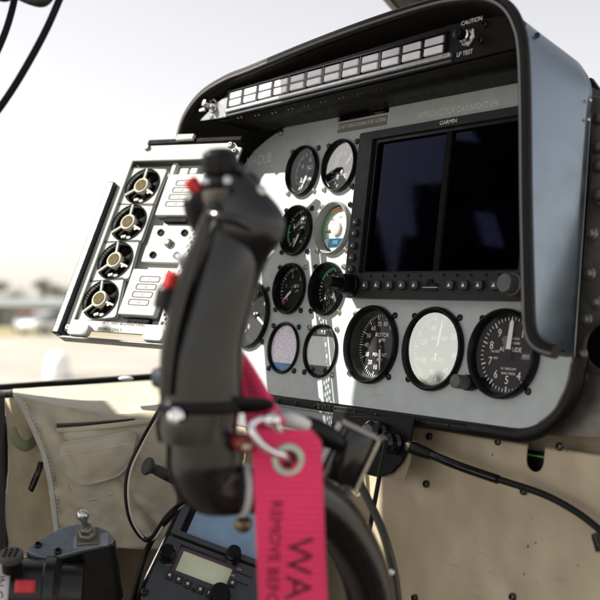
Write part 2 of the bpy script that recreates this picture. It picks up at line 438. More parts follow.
def d_blank(g, r, z):
    pane = [(-r * .66, -r * .60)]
    # pale pane cut flat at top and bottom, held by a clip and two small screws
    n = 14; pts = []
    for k in range(n + 1):
        a = R_(-40 + 80 * k / n); pts.append((r * .93 * math.cos(a), r * .93 * math.sin(a)))
    for k in range(n + 1):
        a = R_(140 + 80 * k / n); pts.append((r * .93 * math.cos(a), r * .93 * math.sin(a)))
    MB().prism(pts, z + .0085, z + .0095).build('mirror_pane', mat('mirror pane', (.66, .73, .74), .25, .0, var=.05), g)
    MB().box(0, r * .77, z + .010, r * .55, r * .20, .004).build('clip', alu_dull, g, bevel=.0006)
    for sx in (-.4, .4): screw(g, sx * r, -r * .78, z + .009, black_gloss, .8)
    MB().plate(circle(0, 0, r * .98, 40), [pts], z + .0080, z + .0092).build('surround', mat('surround grey', (.10, .105, .11), .5), g)
def d_rotor(g, r, z):
    m = MB(); d0, d1 = -180, 120
    for k in range(61): tick(m, r * (.80 if k % 5 == 0 else .88), r * .97, -190 + k * 5, .0010 if k % 5 == 0 else .0006, z)
    for k in range(1, 13):
        a = R_(90 - (-190 + k * 25)); m.text(str(k * 10), .0068, r * .66 * math.cos(a), r * .66 * math.sin(a), z)
    m.text('ROTOR', .0062, 0, .0115, z); m.text('RPM', .0048, .001, .0060, z); m.text('PERCENT', .0052, -.001, -.0095, z); m.text('RPM', .0045, 0, -.0145, z)
    m.build('markings', white_ink, g)
    m = MB(); arc(m, r * .80, r * .90, 62, 96, z + .0003); m.build('green_band', green_ink, g)
    m = MB(); arc(m, r * .74, r * .92, 56, 61, z + .0003, 3); arc(m, r * .74, r * .92, 97, 102, z + .0003, 3); m.build('orange_mark', orange_ink, g)
    m = MB(); hand(m, -188, r * .74, .0026, z + .0014, .006); m.build('needle', white_ink, g); hub(g, z)
    m = MB(); m.lathe([(r * .985, z + .0002), (r * .985, z + .012), (r * .97, z + .012), (r * .97, z + .0002)], 56, cap=False); m.build('inner_ring', mat('speckled inner ring', (.03, .03, .032), .3, var=.9, scale=1400), g)
def d_speed(g, r, z):
    m = MB()
    for k in range(57): tick(m, r * (.80 if k % 4 == 0 else .87), r * .96, 10 + k * 6, .0012 if k % 4 == 0 else .0007, z)
    for k, t in enumerate(('0', '20', '40', '60', '80', '100', '120', '140')):
        a = R_(90 - (10 + k * 46)); m.text(t, .0078, r * .66 * math.cos(a), r * .66 * math.sin(a), z)
    m.text('AIRSPEED', .0056, 0, .011, z); m.text('KNOTS', .0052, 0, -.010, z)
    m.build('markings', white_ink, g)
    m = MB(); arc(m, r * .90, r * .98, 200, 262, z + .0003); m.build('green_band', green_ink, g)
    m = MB(); hand(m, 8, r * .86, .0026, z + .0016, .010); m.build('needle', white_ink, g); hub(g, z)
def d_alt(g, r, z):
    m = MB()
    for k in range(50): tick(m, r * (.82 if k % 5 == 0 else .88), r * .97, k * 7.2, .0014 if k % 5 == 0 else .0009, z)
    for k in range(10):
        if k in (2, 3): continue
        a = R_(90 - k * 36); m.text(str(k), .0105, r * .66 * math.cos(a), r * .66 * math.sin(a), z, sx=.95)
    m.text('ALTITUDE', .0058, .001, .0045, z)
    for i, t in enumerate(('CALIBRATED', '1000 TO 20000')): m.text(t, .0030, .002, .0145 - i * .004, z)
    for i, t in enumerate(('IN. MERCURY', 'BARO PRESS')): m.text(t, .0031, .001, -.0130 - i * .0042, z)
    m.text('100 FEET', .003, -r * .48, .002, z); m.text('1000', .003, -r * .46, -.004, z)
    m.build('markings', white_ink, g)
    wn = MB().box(r * .58, -.001, z + .0004, .010, .0055, .0008).build('pressure_window', mat('window grey', (.05, .05, .055), .3), g)
    MB().text('1013', .0036, r * .58, -.001, z + .001).build('pressure_digits', white_ink, wn)
    m = MB(); hand(m, 4, r * .92, .0050, z + .0020, .004, .6); m.build('needle', white_ink, g)
    m = MB(); hand(m, -20, r * .5, .0060, z + .0012, .003, .9); m.build('short_needle', mat('dark needle', (.10, .10, .105), .5), g)
    hub(g, z + .0006, .005, dial_black)
gauge('round_gauge', 'small black dial with green band, nearest the registration letters', GA, ROWS[0], .030, .008, d_torque, brass_at=(2, 3))
gauge('round_gauge', 'small dial full of white glare beside the top left corner of the display', GB, ROWS[0], .030, .007, d_white, glass_m=glass('glare gauge glass', .20), tilt=(R_(-2), R_(0)), brass_at=(3,))
gauge('round_gauge', 'small black dial numbered 0 to 20 just left of the cream faced dial', GA, ROWS[1], .030, .006, d_ticks(('0', '5', '10', '15', '20'), '', -150, -130, 130, 26, .0070, (-118, -70), None, (('ENG', .0045, .003, .010), ('OIL', .0045, .003, .005), ('PSI', .004, .002, -.012))))
gauge('round_gauge', 'cream faced dial with green band, round grey hub and blue digit window', GB, ROWS[1], .030, .005, d_cream, brass_at=(0, 2, 3), rim_m=mat('grey rim', (.22, .23, .23), .4))
gauge('round_gauge', 'small black dial with white needle and red mark at lower left, in third row', GA, ROWS[2], .030, .005, d_ticks(('0', '1', '2', '3', '4'), '', -128, -135, 100, 24, .0058, None, (-136, -128), (('FUEL', .0045, .005, .004), ('QTY', .0042, .005, -.002))), brass_at=(1,))
gauge('round_gauge', 'small dial half in sun behind the thick display knob', GB, ROWS[2], .030, .009, d_ticks(('2', '4', '6', '8', '10', '12'), '', 150, -120, 150, 27, .0068, (-60, 40), None, (('GEN', .0045, 0, .007), ('AMP', .0045, 0, -.008))), brass_at=(1, 2))
gauge('round_gauge', 'dial window of speckled pale lavender film with mottled blue base', GA, ROWS[3], .030, .0015, d_film, glass_m=False, brass_at=(), rim=.0035)
gauge('round_gauge', 'dial opening with pale mirror pane cut flat top and bottom', GB, ROWS[3], .030, .010, d_blank, glass_m=False, brass_at=(0, 1, 2), rim=.0032)
gauge('round_gauge', 'large deep set rotor speed dial with green arc, leftmost of the three large dials', -.0919, 0, .041, .0125, d_rotor, brass_at=(0, 3), rim=.007)
gauge('round_gauge', 'large airspeed dial washed out by pale sky glare, middle of the three large dials', 0, 0, .041, .006, d_speed, glass_m=mirror_glass, rim=.0065, tilt=(R_(1.3), 0))
alt = gauge('round_gauge', 'large black altimeter with digits 4 to 9 and a setting knob at its lower left', .0919, 0, .041, .0055, d_alt, rim=.0085)
k = MB(); k.cyl((-.036, -.029, .001), (-.036, -.029, .010), .0075, n=24, bev=.0008); k.build('knob_boss', black_plastic, alt)
k = MB(); k.cyl((-.036, -.029, .010), (-.036, -.029, .024), .0068, .0064, n=28, bev=.0009); k.build('setting_knob', mat('worn grey knob', (.09, .09, .092), .45), alt)
gauge('round_gauge', 'dark dial half hidden behind the control grip, at the left end of the panel', -.322, .026, .041, .010, d_ticks(('0', '5', '10', '15'), '', 120, -130, 130, 26, .008), screws=True)

# ------------------------------------------------------------------ large flight display
D = PAN.sub(0, 0)
disp = thing('flight_display', 'large dark twin screen flight display with a row of arrow buttons along its lower edge', 'flight display', PAN.sub(-.005, .047))
ox, oy = .005, -.047
L0, R0, B0, T0 = -.1345, .1245, .0475, .2255
wz = .012
li = [PAN.px(371, 141, .006)[0], PAN.px(363, 272, .006)[0]]
IL, IR, IB, IT = -.1125, .1090, .0735, .2170
def dd(pts): return [(x + ox, y + oy) for x, y in pts]
bz = MB().plate(dd(rrect(L0, B0, R0, T0, .003)), [dd(rrect(IL, IB, IR, IT, .002))], 0.0005, wz)
bz.build('bezel', bezel_paint, disp, bevel=.0009)
scr_m = mat('dark coated screen', (.0006, .0007, .0015), .05, spec=.08, var=.2, rvar=.03, scale=20)
N = scr_m.node_tree.nodes['Principled BSDF']; N.inputs['Specular Tint'].default_value = (.02, .11, 1, 1)
mid = -.0015
for x0, x1 in ((IL + .0005, mid - .004), (mid + .004, IR - .0005)):
    MB().prism(dd([(x0, IB + .0005), (x1, IB + .0005), (x1, IT - .0005), (x0, IT - .0005)]), .003, .0042).build('screen', scr_m, disp)
MB().prism(dd([(mid - .004, IB), (mid + .004, IB), (mid + .004, IT), (mid - .004, IT)]), .002, .0075).build('divider', tray_black, disp, bevel=.001)
inner = MB().plate(dd(rrect(IL - .0006, IB - .0006, IR + .0006, IT + .0006, .0015)), [dd(rrect(IL + .0055, IB + .002, IR - .004, IT - .004, .002))], .0048, .0085)
inner.build('inner_trim', black_plastic, disp, bevel=.0012)
a, b = PAN.px(448.5, 121.5, wz)
MB().text('GARMIN', .0060, a + ox, T0 - .0042 + oy, wz + .0003, sx=1.05).build('maker_lettering', white_ink, disp)
btn_m = mat('button black', (.022, .022, .024), .42, var=.2)
def button(x, y, w, h, arrow=True, rot=0):
    q = MB().prism([(x + ox + p, y + oy + s_) for p, s_ in rrect(-w / 2, -h / 2, w / 2, h / 2, .0022, 4)], wz - .001, wz + .0035).build('button', btn_m, disp, bevel=.0012, seg=3)
    if arrow:
        t = MB(); s_ = .0019
        pts = [(-s_, -s_ * .8), (s_, -s_ * .8), (0, s_)] if rot == 0 else [(-s_ * .5, -s_ * .6), (s_ * .5, -s_ * .6), (s_ * .5, s_ * .2), (-s_ * .5, s_ * .2)]
        t.prism([(x + ox + p[0], y + oy + p[1]) for p in pts], wz + .0036, wz + .0040); t.build('arrow_mark', white_ink, q)
for px_ in (364.5, 376.3, 388.7, 401.2, 414, 449.2, 463.5, 478.3, 494):
    a, b = PAN.px(px_, 284.6, wz + .003); button(a, .0605, .0095, .0088)
for py_ in (222, 233, 245.3, 257.3, 269):
    a, b = PAN.px(352, py_, wz + .003); button(-.1235, b, .0085, .0072, True, 1)
n = MB()
for px_ in (371, 383, 395, 408, 420, 444, 457, 471, 486, 499):
    a, b = PAN.px(px_, 276, wz); n.cyl((a + ox, IB - .003 + oy, wz - .001), (a + ox, IB - .003 + oy, wz + .0012), .0013, n=10)
n.build('dimple_row', black_plastic, disp)
a, b = PAN.px(430.5, 284.5, wz)
sd = MB().box(a + ox, .0610 + oy, wz - .0005, .021, .0030, .003).box(a + ox, .0562 + oy, wz - .0003, .021, .0022, .003).box(a + ox, .0645 + oy, wz, .006, .004, .003)
sd.build('card_slot', black_gloss, disp)
MB().box(a + ox, .0586 + oy, wz + .0003, .0205, .0007, .0012).build('slot_label', cream_ink, disp)
# control knobs: a fat two-step knob at the left, a plain one at the right
def knob2(x, y, name='control_knob', long=1.):
    q = MB(); q.lathe([(.0115, wz - .001), (.0115, wz + .004), (.0108, wz + .005), (.0104, wz + .016 * long), (.0098, wz + .0175 * long), (.0066, wz + .0178 * long), (.0063, wz + .031 * long), (.0055, wz + .0326 * long), (.0025, wz + .0328 * long)], 36, (x + ox, y + oy, 0))
    kb = q.build(name, black_plastic, disp, angle=28)
    r = MB()
    for i in range(26):
        t = 2 * PI * i / 26; r.bar((x + ox + .0106 * math.cos(t), y + oy + .0106 * math.sin(t), wz + .006), (x + ox + .0102 * math.cos(t), y + oy + .0102 * math.sin(t), wz + .015 * long), .0009, .0009, (math.cos(t), math.sin(t), 0))
    r.build('knurling', black_plastic, kb)
knob2(-.1195, .0605, long=1.0)
a, b = PAN.px(515, 286, wz); q = MB(); q.lathe([(.0105, wz - .001), (.0105, wz + .005), (.009, wz + .006), (.0088, wz + .014), (.008, wz + .0155), (.003, wz + .0158)], 32, (.1075 + ox, .0610 + oy, 0)); q.build('control_knob', mat('grey knob', (.10, .10, .105), .4), disp, angle=28)
for x, y in ((L0 + .005, B0 + .005), (L0 + .005, T0 - .006), (R0 - .005, T0 - .006), (R0 - .005, B0 + .005)): screw(disp, x + ox, y + oy, wz - .0010, black_gloss, .6)

# ------------------------------------------------------------------ glareshield hood
DL = .075
lip_px = [(179, 172), (179.5, 150), (182, 130), (190, 111), (205, 93), (228, 79), (250, 70.5), (300, 50), (350, 31), (400, 14), (440, 2.5), (470, -2), (492, -1), (508, 8), (518, 25), (523, 48), (525, 100), (526, 200), (528, 290), (529.5, 325), (534, 340), (543, 348), (556, 352)]
lip = [PAN.px(x, y, DL) for x, y in lip_px]
root = [(-.402, .165), (-.402, .185), (-.398, .200), (-.386, .218), (-.362, .234), (-.338, .246), (-.305, .257), (-.20, .269), (-.10, .273), (-.02, .275), (.045, .275), (.080, .2745), (.108, .273), (.135, .266), (.150, .253), (.1605, .235), (.1622, .205), (.1650, .12), (.1668, .05), (.1674, .022), (.1678, .012), (.1681, .006), (.1684, .002)]
L2 = smooth_pts([(x, y, 0) for x, y in lip], 5); Rt = smooth_pts([(x, y, 0) for x, y in root], 5)
hood = thing('glareshield_hood', 'dark satin glareshield hood curving over the instrument panel, its right cheek reflecting blue sky', 'glareshield', PAN)
rows = []
NW = 10
for i in range(NW + 1):
    t = i / NW; rows.append([(p.x * (1 - t) + q.x * t, p.y * (1 - t) + q.y * t - .0 * t, DL * (1 - t) + (-.001 if p.x > .10 else -.040) * t) for p, q in zip(L2, Rt)])
MB().grid(rows).build('hood_shell', hood_paint, hood, solid=.0025, angle=60)
cen = Vector((-.11, .12, 0))
MB().grid([[((x - cen.x) * .988 + cen.x, (y - cen.y) * .975 + cen.y, z - (.001 if i == 0 else 0)) for x, y, z in r] for i, r in enumerate(rows)]).build('inner_lining', hood_lining, hood, angle=60)
MB().tube([(p.x, p.y, DL) for p in L2], .0056, 14, 1).build('edge_bead', rubber, hood)
MB().tube([(p.x * .997, p.y - .002, DL + .0048) for p in L2[4:]], .0013, 8, 1).build('bead_line', mat('worn bead edge', (.16, .15, .14), .35), hood)  # satin highlight along the bead, put in as a paler thin tube
for px_ in ((582.7, 87), ):
    pass
for v in (.222, .205):
    o = screw(hood, .1640, v, .004, steel, .5); o.rotation_euler = (0, R_(90), 0)
o = screw(hood, lip[14][0] + .004, lip[14][1] - .004, DL - .02, black_gloss, .8); o.rotation_euler = (0, R_(70), 0)

# ------------------------------------------------------------------ annunciator strip under the hood
AW = .066
def pw(x, y): q = PAN.hit(x, y, AW); return Vector((q.x, q.y))
pBL, pBR, pTL, pTR = pw(229, 108), pw(445.4, 53), pw(232.4, 93), pw(449, 33)
ang = math.atan2(pBR.y - pBL.y, pBR.x - pBL.x)
_r = Matrix.Rotation(ang, 3, 'Z')
_F0 = PAN.sub(pBL.x, pBL.y, AW); _M3 = _F0.M.to_3x3() @ _r
A_F = Frame(_F0.o, _M3.col[0], _M3.col[1], _M3.col[2])
ann = thing('annunciator_panel', 'black warning light strip with two rows of pale windows under the hood', 'warning panel', A_F)
def ap(x, y, w=0): p = A_F.hit(x, y, w); return (p.x, p.y)
AWD = (pBR - pBL).length; AHT = ((A_F.I @ (PAN.M @ Vector((pTL.x, pTL.y, AW)))).y + (A_F.I @ (PAN.M @ Vector((pTR.x, pTR.y, AW)))).y) / 2
tipx, tipy = ap(200, 121.5); ar = ap(523, 30)[0]
ybot = -.0115
body = [(tipx, tipy), (0, ybot), (ar, ybot), (ar, AHT * .55), (ar - .010, AHT + .002), (AWD + .004, AHT + .0085), (.0, AHT + .004), ap(224, 97)]
MB().prism(body, -.004, 0.).build('face_plate', mat('annunciator black', (.007, .0065, .006), .42, var=.2, spec=.15), ann, bevel=.0008)
MB().prism([(tipx + .001, tipy + .0006), (-.004, ybot + .001), (-.004, AHT * .72), (ap(222, 99)[0], ap(222, 99)[1] - .001)], .0002, .0012).build('left_plate', mat('pale grey plate', (.26, .28, .28), .4, .3), ann)
und = MB()
und.grid([[(tipx + .006 + (ar - tipx - .006) * k / 12, ybot - .0005 + (.012 if k == 0 else 0), -.003) for k in range(13)], [(tipx + .03 + (ar - tipx - .03) * k / 12, -.010 - .006 * k / 12, -AW + .001) for k in range(13)]])
und.build('underside', mat('underside brown black', (.008, .007, .0052), .5, var=.3, spec=.15), ann, solid=.0015)
pitch = AWD / 12
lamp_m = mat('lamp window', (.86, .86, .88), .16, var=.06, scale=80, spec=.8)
lamp_shaded = mat('lamp window dim', (.66, .65, .72), .16, var=.06, scale=80, spec=.8)  # upper right windows: shade and lavender sky tint put into the colour
for k in range(12):
    for j in range(2):
        x = pitch * (k + .5); y = AHT * (.25 + .5 * j)
        MB().box(x, y, .0005, pitch * .80, AHT * .41, .004).build('lamp_window', lamp_m if (j == 0 or k < 4) else lamp_shaded, ann, bevel=.0009)
fr = MB()
fr.box(AWD / 2, AHT + .0012, .001, AWD + .006, .0010, .003)
fr.box(AWD / 2, AHT / 2, .0006, AWD + .004, .0016, .0024)
for k in range(13): fr.box(pitch * k, AHT / 2, .0006, .0030, AHT, .0022)
fr.build('lamp_grid', black_gloss, ann)
MB().box(AWD / 2 + .004, -.0042, .002, AWD + .012, .0046, .005).build('silver_strip', mat('silver strip', (.42, .44, .47), .3, .6, var=.08), ann, bevel=.0012)
MB().box(AWD / 2 + .004, -.0092, .0005, AWD + .012, .0026, .003).build('lower_strip', mat('lower grey strip', (.10, .11, .12), .35, .3, var=.1), ann, bevel=.0008)
def switch(x, y, ring, tip, cap_m, n):
    MB().lathe([(ring, 0), (ring, .002), (ring * .85, .003)], n, (x, y, 0)).build('nut', steel, ann)
    MB().lathe([(ring * .66, .003), (ring * .66, .0075), (ring * .5, .009)], 20, (x, y, 0)).build('collar', chrome, ann)
    MB().cyl((x, y, .008), (x, y, .016), tip, tip * .94, 20, .001).build('push_button', cap_m, ann)
x, y = ap(214.5, 106)
switch(x, y, .0092, .0046, steel, 24)
MB().bar((x - .004, y - .006, .010), (x - .013, y - .007, .012), .004, .003).build('lever', steel, ann, bevel=.0008)
x, y = ap(469, 37.5)
switch(x, y, .0092, .0054, black_plastic, 6)
MB().text('CAUTION', .0058, x + .002, y + .0145, .0006).build('caution_lettering', white_ink, ann); MB().text('LP TEST', .0058, x - .003, y - .0140, .0006).build('test_lettering', white_ink, ann)
for q in ((485.5, 24.5), (481, 41)):
    x, y = ap(*q); screw(ann, x, y, 0, black_gloss, 1.1)
for q in ((224, 116.6), (240, 117.2), (257, 114.6), (274, 112), (290.4, 108.6), (306.4, 105.2), (323.4, 101.2), (341.4, 97.2), (360, 93), (379, 88.6), (399, 84.2), (421, 78.8), (444, 73.8), (465, 68.8)):
    h = A_F.hit(q[0], q[1], ybot - .0014, 1)
    for dx in (-.0035, .0035): MB().ball((h.x + dx, h.y, h.z), .0013, n=8).build('rivet', steel, ann)

# ------------------------------------------------------------------ strip, brackets and shelf under the panel
led = thing('hinge_strip', 'thin black hinge strip with small screws running under the instrument panel', 'hinge strip', PAN.sub(-.1, -.07))
MB().box(-.052, -.001, .002, .42, .007, .006).build('strip', black_paint, led, bevel=.001)
for k in range(12): screw(led, -.24 + k * .034, -.001, .005, black_gloss, .6)
MB().box(-.095, -.0062, -.010, .33, .003, .026).build('flange', mat('flange grey', (.22, .23, .23), .45, .4), led, bevel=.0006)
bx = thing('junction_box', 'low box with pale face tucked under the left part of the panel', 'box', PAN.sub(-.19, -.095))
MB().box(-.050, .004, -.030, .20, .036, .06).build('body', mat('box grey', (.30, .32, .33), .4, .3, var=.08), bx, bevel=.002)
MB().box(.098, .004, -.028, .090, .040, .07).build('cover', black_paint, bx, bevel=.002)
MB().box(-.02, -.006, .001, .09, .004, .004).build('pale_rib', white_paint, bx, bevel=.001)

# bracket with round black buttons and the control cable that runs from it
BR = PAN.sub(*PAN.px(392, 436, .012), .012)
br = thing('cable_bracket', 'black rounded bracket plate below the panel holding two black bushings', 'bracket', BR)
def bl(x, y, w=0.): p = BR.hit(x, y, w); return (p.x, p.y)
pts = [bl(350, 416), bl(415, 418), bl(409, 446), bl(402, 462), bl(392, 473), bl(380, 477), bl(366, 474), bl(350, 470)]
MB().prism(pts, -.002, .001).build('plate', black_paint, br, bevel=.0008)
for q, r in (((381, 434), .0125), ((396.5, 443), .0110)):
    x, y = bl(*q)
    MB().lathe([(r, .001), (r, .004), (r * .8, .007), (r * .8, .009), (r, .011), (r, .015), (r * .75, .019), (r * .3, .020)], 28, (x, y, 0)).build('bushing', black_gloss, br, angle=28)
x, y = bl(412, 448)
sp_ = [bl(406, 470), bl(411, 470), bl(414.5, 446), bl(409, 446)]
MB().prism([bl(366, 474, -.004), bl(405, 480.5, -.004), bl(416, 441, -.004), bl(402, 441, -.004)], -.005, -.0035).build('back_plate', mat('tan back plate', (.25, .21, .14), .5), br)
CF_ = camframe(410, 447, 1.05)
cb = thing('control_cable', 'black push pull control cable curving right across the tan sheet', 'cable', CF_)
zz = 1.0
MB().cyl(CF_.I @ (PAN.M @ PAN.hit(408, 446, .012)), CF_.I @ (PAN.M @ PAN.hit(415, 448.8, .012)), .0052, n=18, bev=.0006).build('brass_nut', brass, cb)
MB().tube([CF_.I @ (PAN.M @ PAN.hit(*q)) for q in ((413, 448, .012), (423, 452, .012), (432, 455.2, .012))], [.0062, .0058, .0046], 14, 4).build('rubber_boot', rubber, cb)
MB().tube([CF_.I @ (PAN.M @ PAN.hit(*q)) for q in ((429, 454, .012), (460, 466.5, .011), (498, 479.5, .008))], .0042, 14, 4).build('sleeve', black_gloss, cb)
def cpan(x, y, w): return CF_.I @ (PAN.M @ PAN.hit(x, y, w))
MB().tube([cpan(q[0], q[1], q[2]) for q in ((495, 478.5, .008), (510, 483, .004), (545, 495, -.004), (575, 511, -.008), (600, 530, -.010), (640, 565, -.010))], .0031, 12, 6).build('outer_cable', rubber, cb)
cl = MB(); cl.cyl(CF_.I @ (PAN.M @ PAN.hit(598, 533, -.008)), CF_.I @ (PAN.M @ PAN.hit(603, 551, -.008)), .006, n=16, bev=.001); cl.build('clip', black_gloss, cb)

# ------------------------------------------------------------------ tan sheet below the panel
SHW = -.022
SH = PAN.sub(*PAN.px(480, 520, SHW), SHW)
def sl(x, y): p = SH.hit(x, y, 0); return (p.x, p.y)
tan = bpy.data.materials.new('tan painted sheet'); tan.use_nodes = True
N = tan.node_tree.nodes; L = tan.node_tree.links; p = N['Principled BSDF']
tc = N.new('ShaderNodeTexCoord')
nz = N.new('ShaderNodeTexNoise'); nz.inputs['Scale'].default_value = 9; nz.inputs['Detail'].default_value = 8; L.new(tc.outputs['Object'], nz.inputs['Vector'])
cr = N.new('ShaderNodeValToRGB'); cr.color_ramp.elements[0].color = (.375, .31, .205, 1); cr.color_ramp.elements[0].position = .3
cr.color_ramp.elements[1].color = (.52, .445, .315, 1); cr.color_ramp.elements[1].position = .7
L.new(nz.outputs['Fac'], cr.inputs[0])
sp2 = N.new('ShaderNodeTexVoronoi'); sp2.inputs['Scale'].default_value = 95; L.new(tc.outputs['Object'], sp2.inputs['Vector'])
n4 = N.new('ShaderNodeTexNoise'); n4.inputs['Scale'].default_value = 23; L.new(tc.outputs['Object'], n4.inputs['Vector'])
ad = N.new('ShaderNodeMath'); ad.operation = 'ADD'; L.new(sp2.outputs['Distance'], ad.inputs[0])
m6 = N.new('ShaderNodeMapRange'); m6.inputs[1].default_value = .35; m6.inputs[2].default_value = .65; m6.inputs[3].default_value = .22; m6.inputs[4].default_value = -.06
L.new(n4.outputs['Fac'], m6.inputs[0]); L.new(m6.outputs[0], ad.inputs[1])
m5 = N.new('ShaderNodeMapRange'); m5.inputs[1].default_value = .03; m5.inputs[2].default_value = .10; L.new(ad.outputs[0], m5.inputs[0])
mx = N.new('ShaderNodeMix'); mx.data_type = 'RGBA'; mx.inputs[6].default_value = (.10, .075, .045, 1)
L.new(cr.outputs[0], mx.inputs[7]); L.new(m5.outputs[0], mx.inputs[0])
mp = N.new('ShaderNodeMapping'); mp.inputs['Rotation'].default_value = (0, 0, .55); mp.inputs['Scale'].default_value = (14, 150, 20); L.new(tc.outputs['Object'], mp.inputs['Vector'])
n7 = N.new('ShaderNodeTexNoise'); n7.inputs['Scale'].default_value = 1; n7.inputs['Detail'].default_value = 3; L.new(mp.outputs[0], n7.inputs['Vector'])
n8 = N.new('ShaderNodeTexNoise'); n8.inputs['Scale'].default_value = 7; L.new(tc.outputs['Object'], n8.inputs['Vector'])
mu8 = N.new('ShaderNodeMath'); mu8.operation = 'MULTIPLY'; L.new(n7.outputs['Fac'], mu8.inputs[0]); L.new(n8.outputs['Fac'], mu8.inputs[1])
m9 = N.new('ShaderNodeMapRange'); m9.inputs[1].default_value = .37; m9.inputs[2].default_value = .44; m9.inputs[4].default_value = .30; L.new(mu8.outputs[0], m9.inputs[0])
mx2 = N.new('ShaderNodeMix'); mx2.data_type = 'RGBA'; mx2.inputs[7].default_value = (.24, .19, .125, 1); L.new(m9.outputs[0], mx2.inputs[0]); L.new(mx.outputs[2], mx2.inputs[6])
L.new(mx2.outputs[2], p.inputs['Base Color']); p.inputs['Roughness'].default_value = .40; p.inputs['Metallic'].default_value = .1
bm_ = N.new('ShaderNodeBump'); bm_.inputs['Strength'].default_value = .35; bm_.inputs['Distance'].default_value = .004
n5 = N.new('ShaderNodeTexNoise'); n5.inputs['Scale'].default_value = 22; n5.inputs['Detail'].default_value = 3; L.new(tc.outputs['Object'], n5.inputs['Vector'])
L.new(n5.outputs['Fac'], bm_.inputs['Height']); L.new(bm_.outputs[0], p.inputs['Normal'])
sheet = thing('tan_sheet', 'tan painted metal sheet with dark screws and a rounded notch below the dials', 'metal sheet', SH)
x0, y0 = sl(300, 432); x1 = sl(616, 450)[0]; yt = sl(480, 436.5)[1]; yb = sl(480, 660)[1]
nx0, nx1, ny = sl(526, 460)[0], sl(543.5, 460)[0], sl(534, 472)[1]
rr = (nx1 - nx0) / 2; cxn = (nx0 + nx1) / 2
notch = [(nx0, yt)] + [(cxn - rr * math.cos(R_(180 * k / 10)), ny + rr - rr * math.sin(R_(180 * k / 10))) for k in range(11)] + [(nx1, yt)]
out = [(x0 - .15, yt)] + notch + [(x1 - .012, yt), (x1 - .004, yt - .004), (x1, yt - .012), (x1, yb), (x0 - .15, yb)]
# dense front face so that the dents round the screws are real
scr_px = [(429, 436.5), (497.5, 441.5), (559, 446.5), (425.5, 484), (523, 491), (512, 597), (414, 598), (346, 470)]
scr_l = [sl(*q) for q in scr_px]
g2 = MB(); NX, NY = 110, 80
def dent(x, y):
    z = 0
    for sx, sy in scr_l:
        d2 = (x - sx) ** 2 + (y - sy) ** 2; z -= .0022 * math.exp(-d2 / (2 * .010 ** 2))
    z += .0022 * noise.noise(Vector((x * 14, y * 9, 3))) + .0009 * noise.noise(Vector((x * 40, y * 34, 7)))
    ux, uy = sl(455, 545); a = (x - ux) * .5 + (y - uy) * .87; b = (x - ux) * .87 - (y - uy) * .5   # a long shallow crease
    z += .0012 * math.exp(-(b / .003) ** 2) * math.exp(-(a / .035) ** 2)
    return z
b2 = bmesh.new(); edges = []
vs = [b2.verts.new((q[0], q[1], 0)) for q in out]
f = b2.faces.new(vs)
xs = [x0 - .15 + (x1 - x0 + .15) * k / NX for k in range(1, NX)]
for xx in xs: bmesh.ops.bisect_plane(b2, geom=b2.verts[:] + b2.edges[:] + b2.faces[:], plane_co=(xx, 0, 0), plane_no=(1, 0, 0))
for k in range(1, NY):
    yy = yt + (yb - yt) * k / NY; bmesh.ops.bisect_plane(b2, geom=b2.verts[:] + b2.edges[:] + b2.faces[:], plane_co=(0, yy, 0), plane_no=(0, 1, 0))
for v in b2.verts: v.co.z = dent(v.co.x, v.co.y)
bmesh.ops.recalc_face_normals(b2, faces=b2.faces)
if sum(f.normal.z for f in b2.faces) < 0: bmesh.ops.reverse_faces(b2, faces=b2.faces)
q = MB(); q.b.free(); q.b = b2
q.build('sheet', tan, sheet, solid=.002, angle=40)
for i, (x, y) in enumerate(scr_l): screw(sheet, x, y, -.0012, mat('dark steel', (.07, .065, .06), .25, .8), 1.15)
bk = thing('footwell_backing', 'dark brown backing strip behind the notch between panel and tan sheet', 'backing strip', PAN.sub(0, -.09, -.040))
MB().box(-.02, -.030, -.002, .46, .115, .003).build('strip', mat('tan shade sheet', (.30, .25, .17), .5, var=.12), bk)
hx, hy = PAN.px(535, 463, -.034)
MB().box(hx, hy + .09, .004, rr * 2.2, .022, .003).build('dark_opening', rubber, bk)
MB().box(hx, PAN.px(535, 455.7, -.034)[1] + .09, .0062, rr * 2.0, .0016, .002).build('green_wire', mat('green wire', (.10, .42, .05), .5), bk)

# rubber seal round the panel's lower right corner
sl_pts = [(.1765, .001, -.001), (.1765, -.006, -.001)]
for k in range(0, 10):
    a = R_(-90 * k / 9); sl_pts.append((.110 + .0655 * math.cos(a), -.0055 + .0655 * math.sin(a), -.001))
sl_pts += [(.04, -.071, -.001), (-.02, -.0712, -.001)]
seal = thing('rubber_seal', 'black rubber seal following the round lower right corner of the panel', 'rubber seal', PAN)
MB().tube(sl_pts, .0062, 14, 3).build('outer_strip', rubber, seal)
MB().tube([(x - .006 if i < 6 else x - .003, y + .0015 if i < 6 else y + .004, .0022) for i, (x, y, z) in enumerate(sl_pts[:9])], .0016, 8, 3).build('inner_lip', mat('brown lip', (.10, .075, .05), .5), seal)

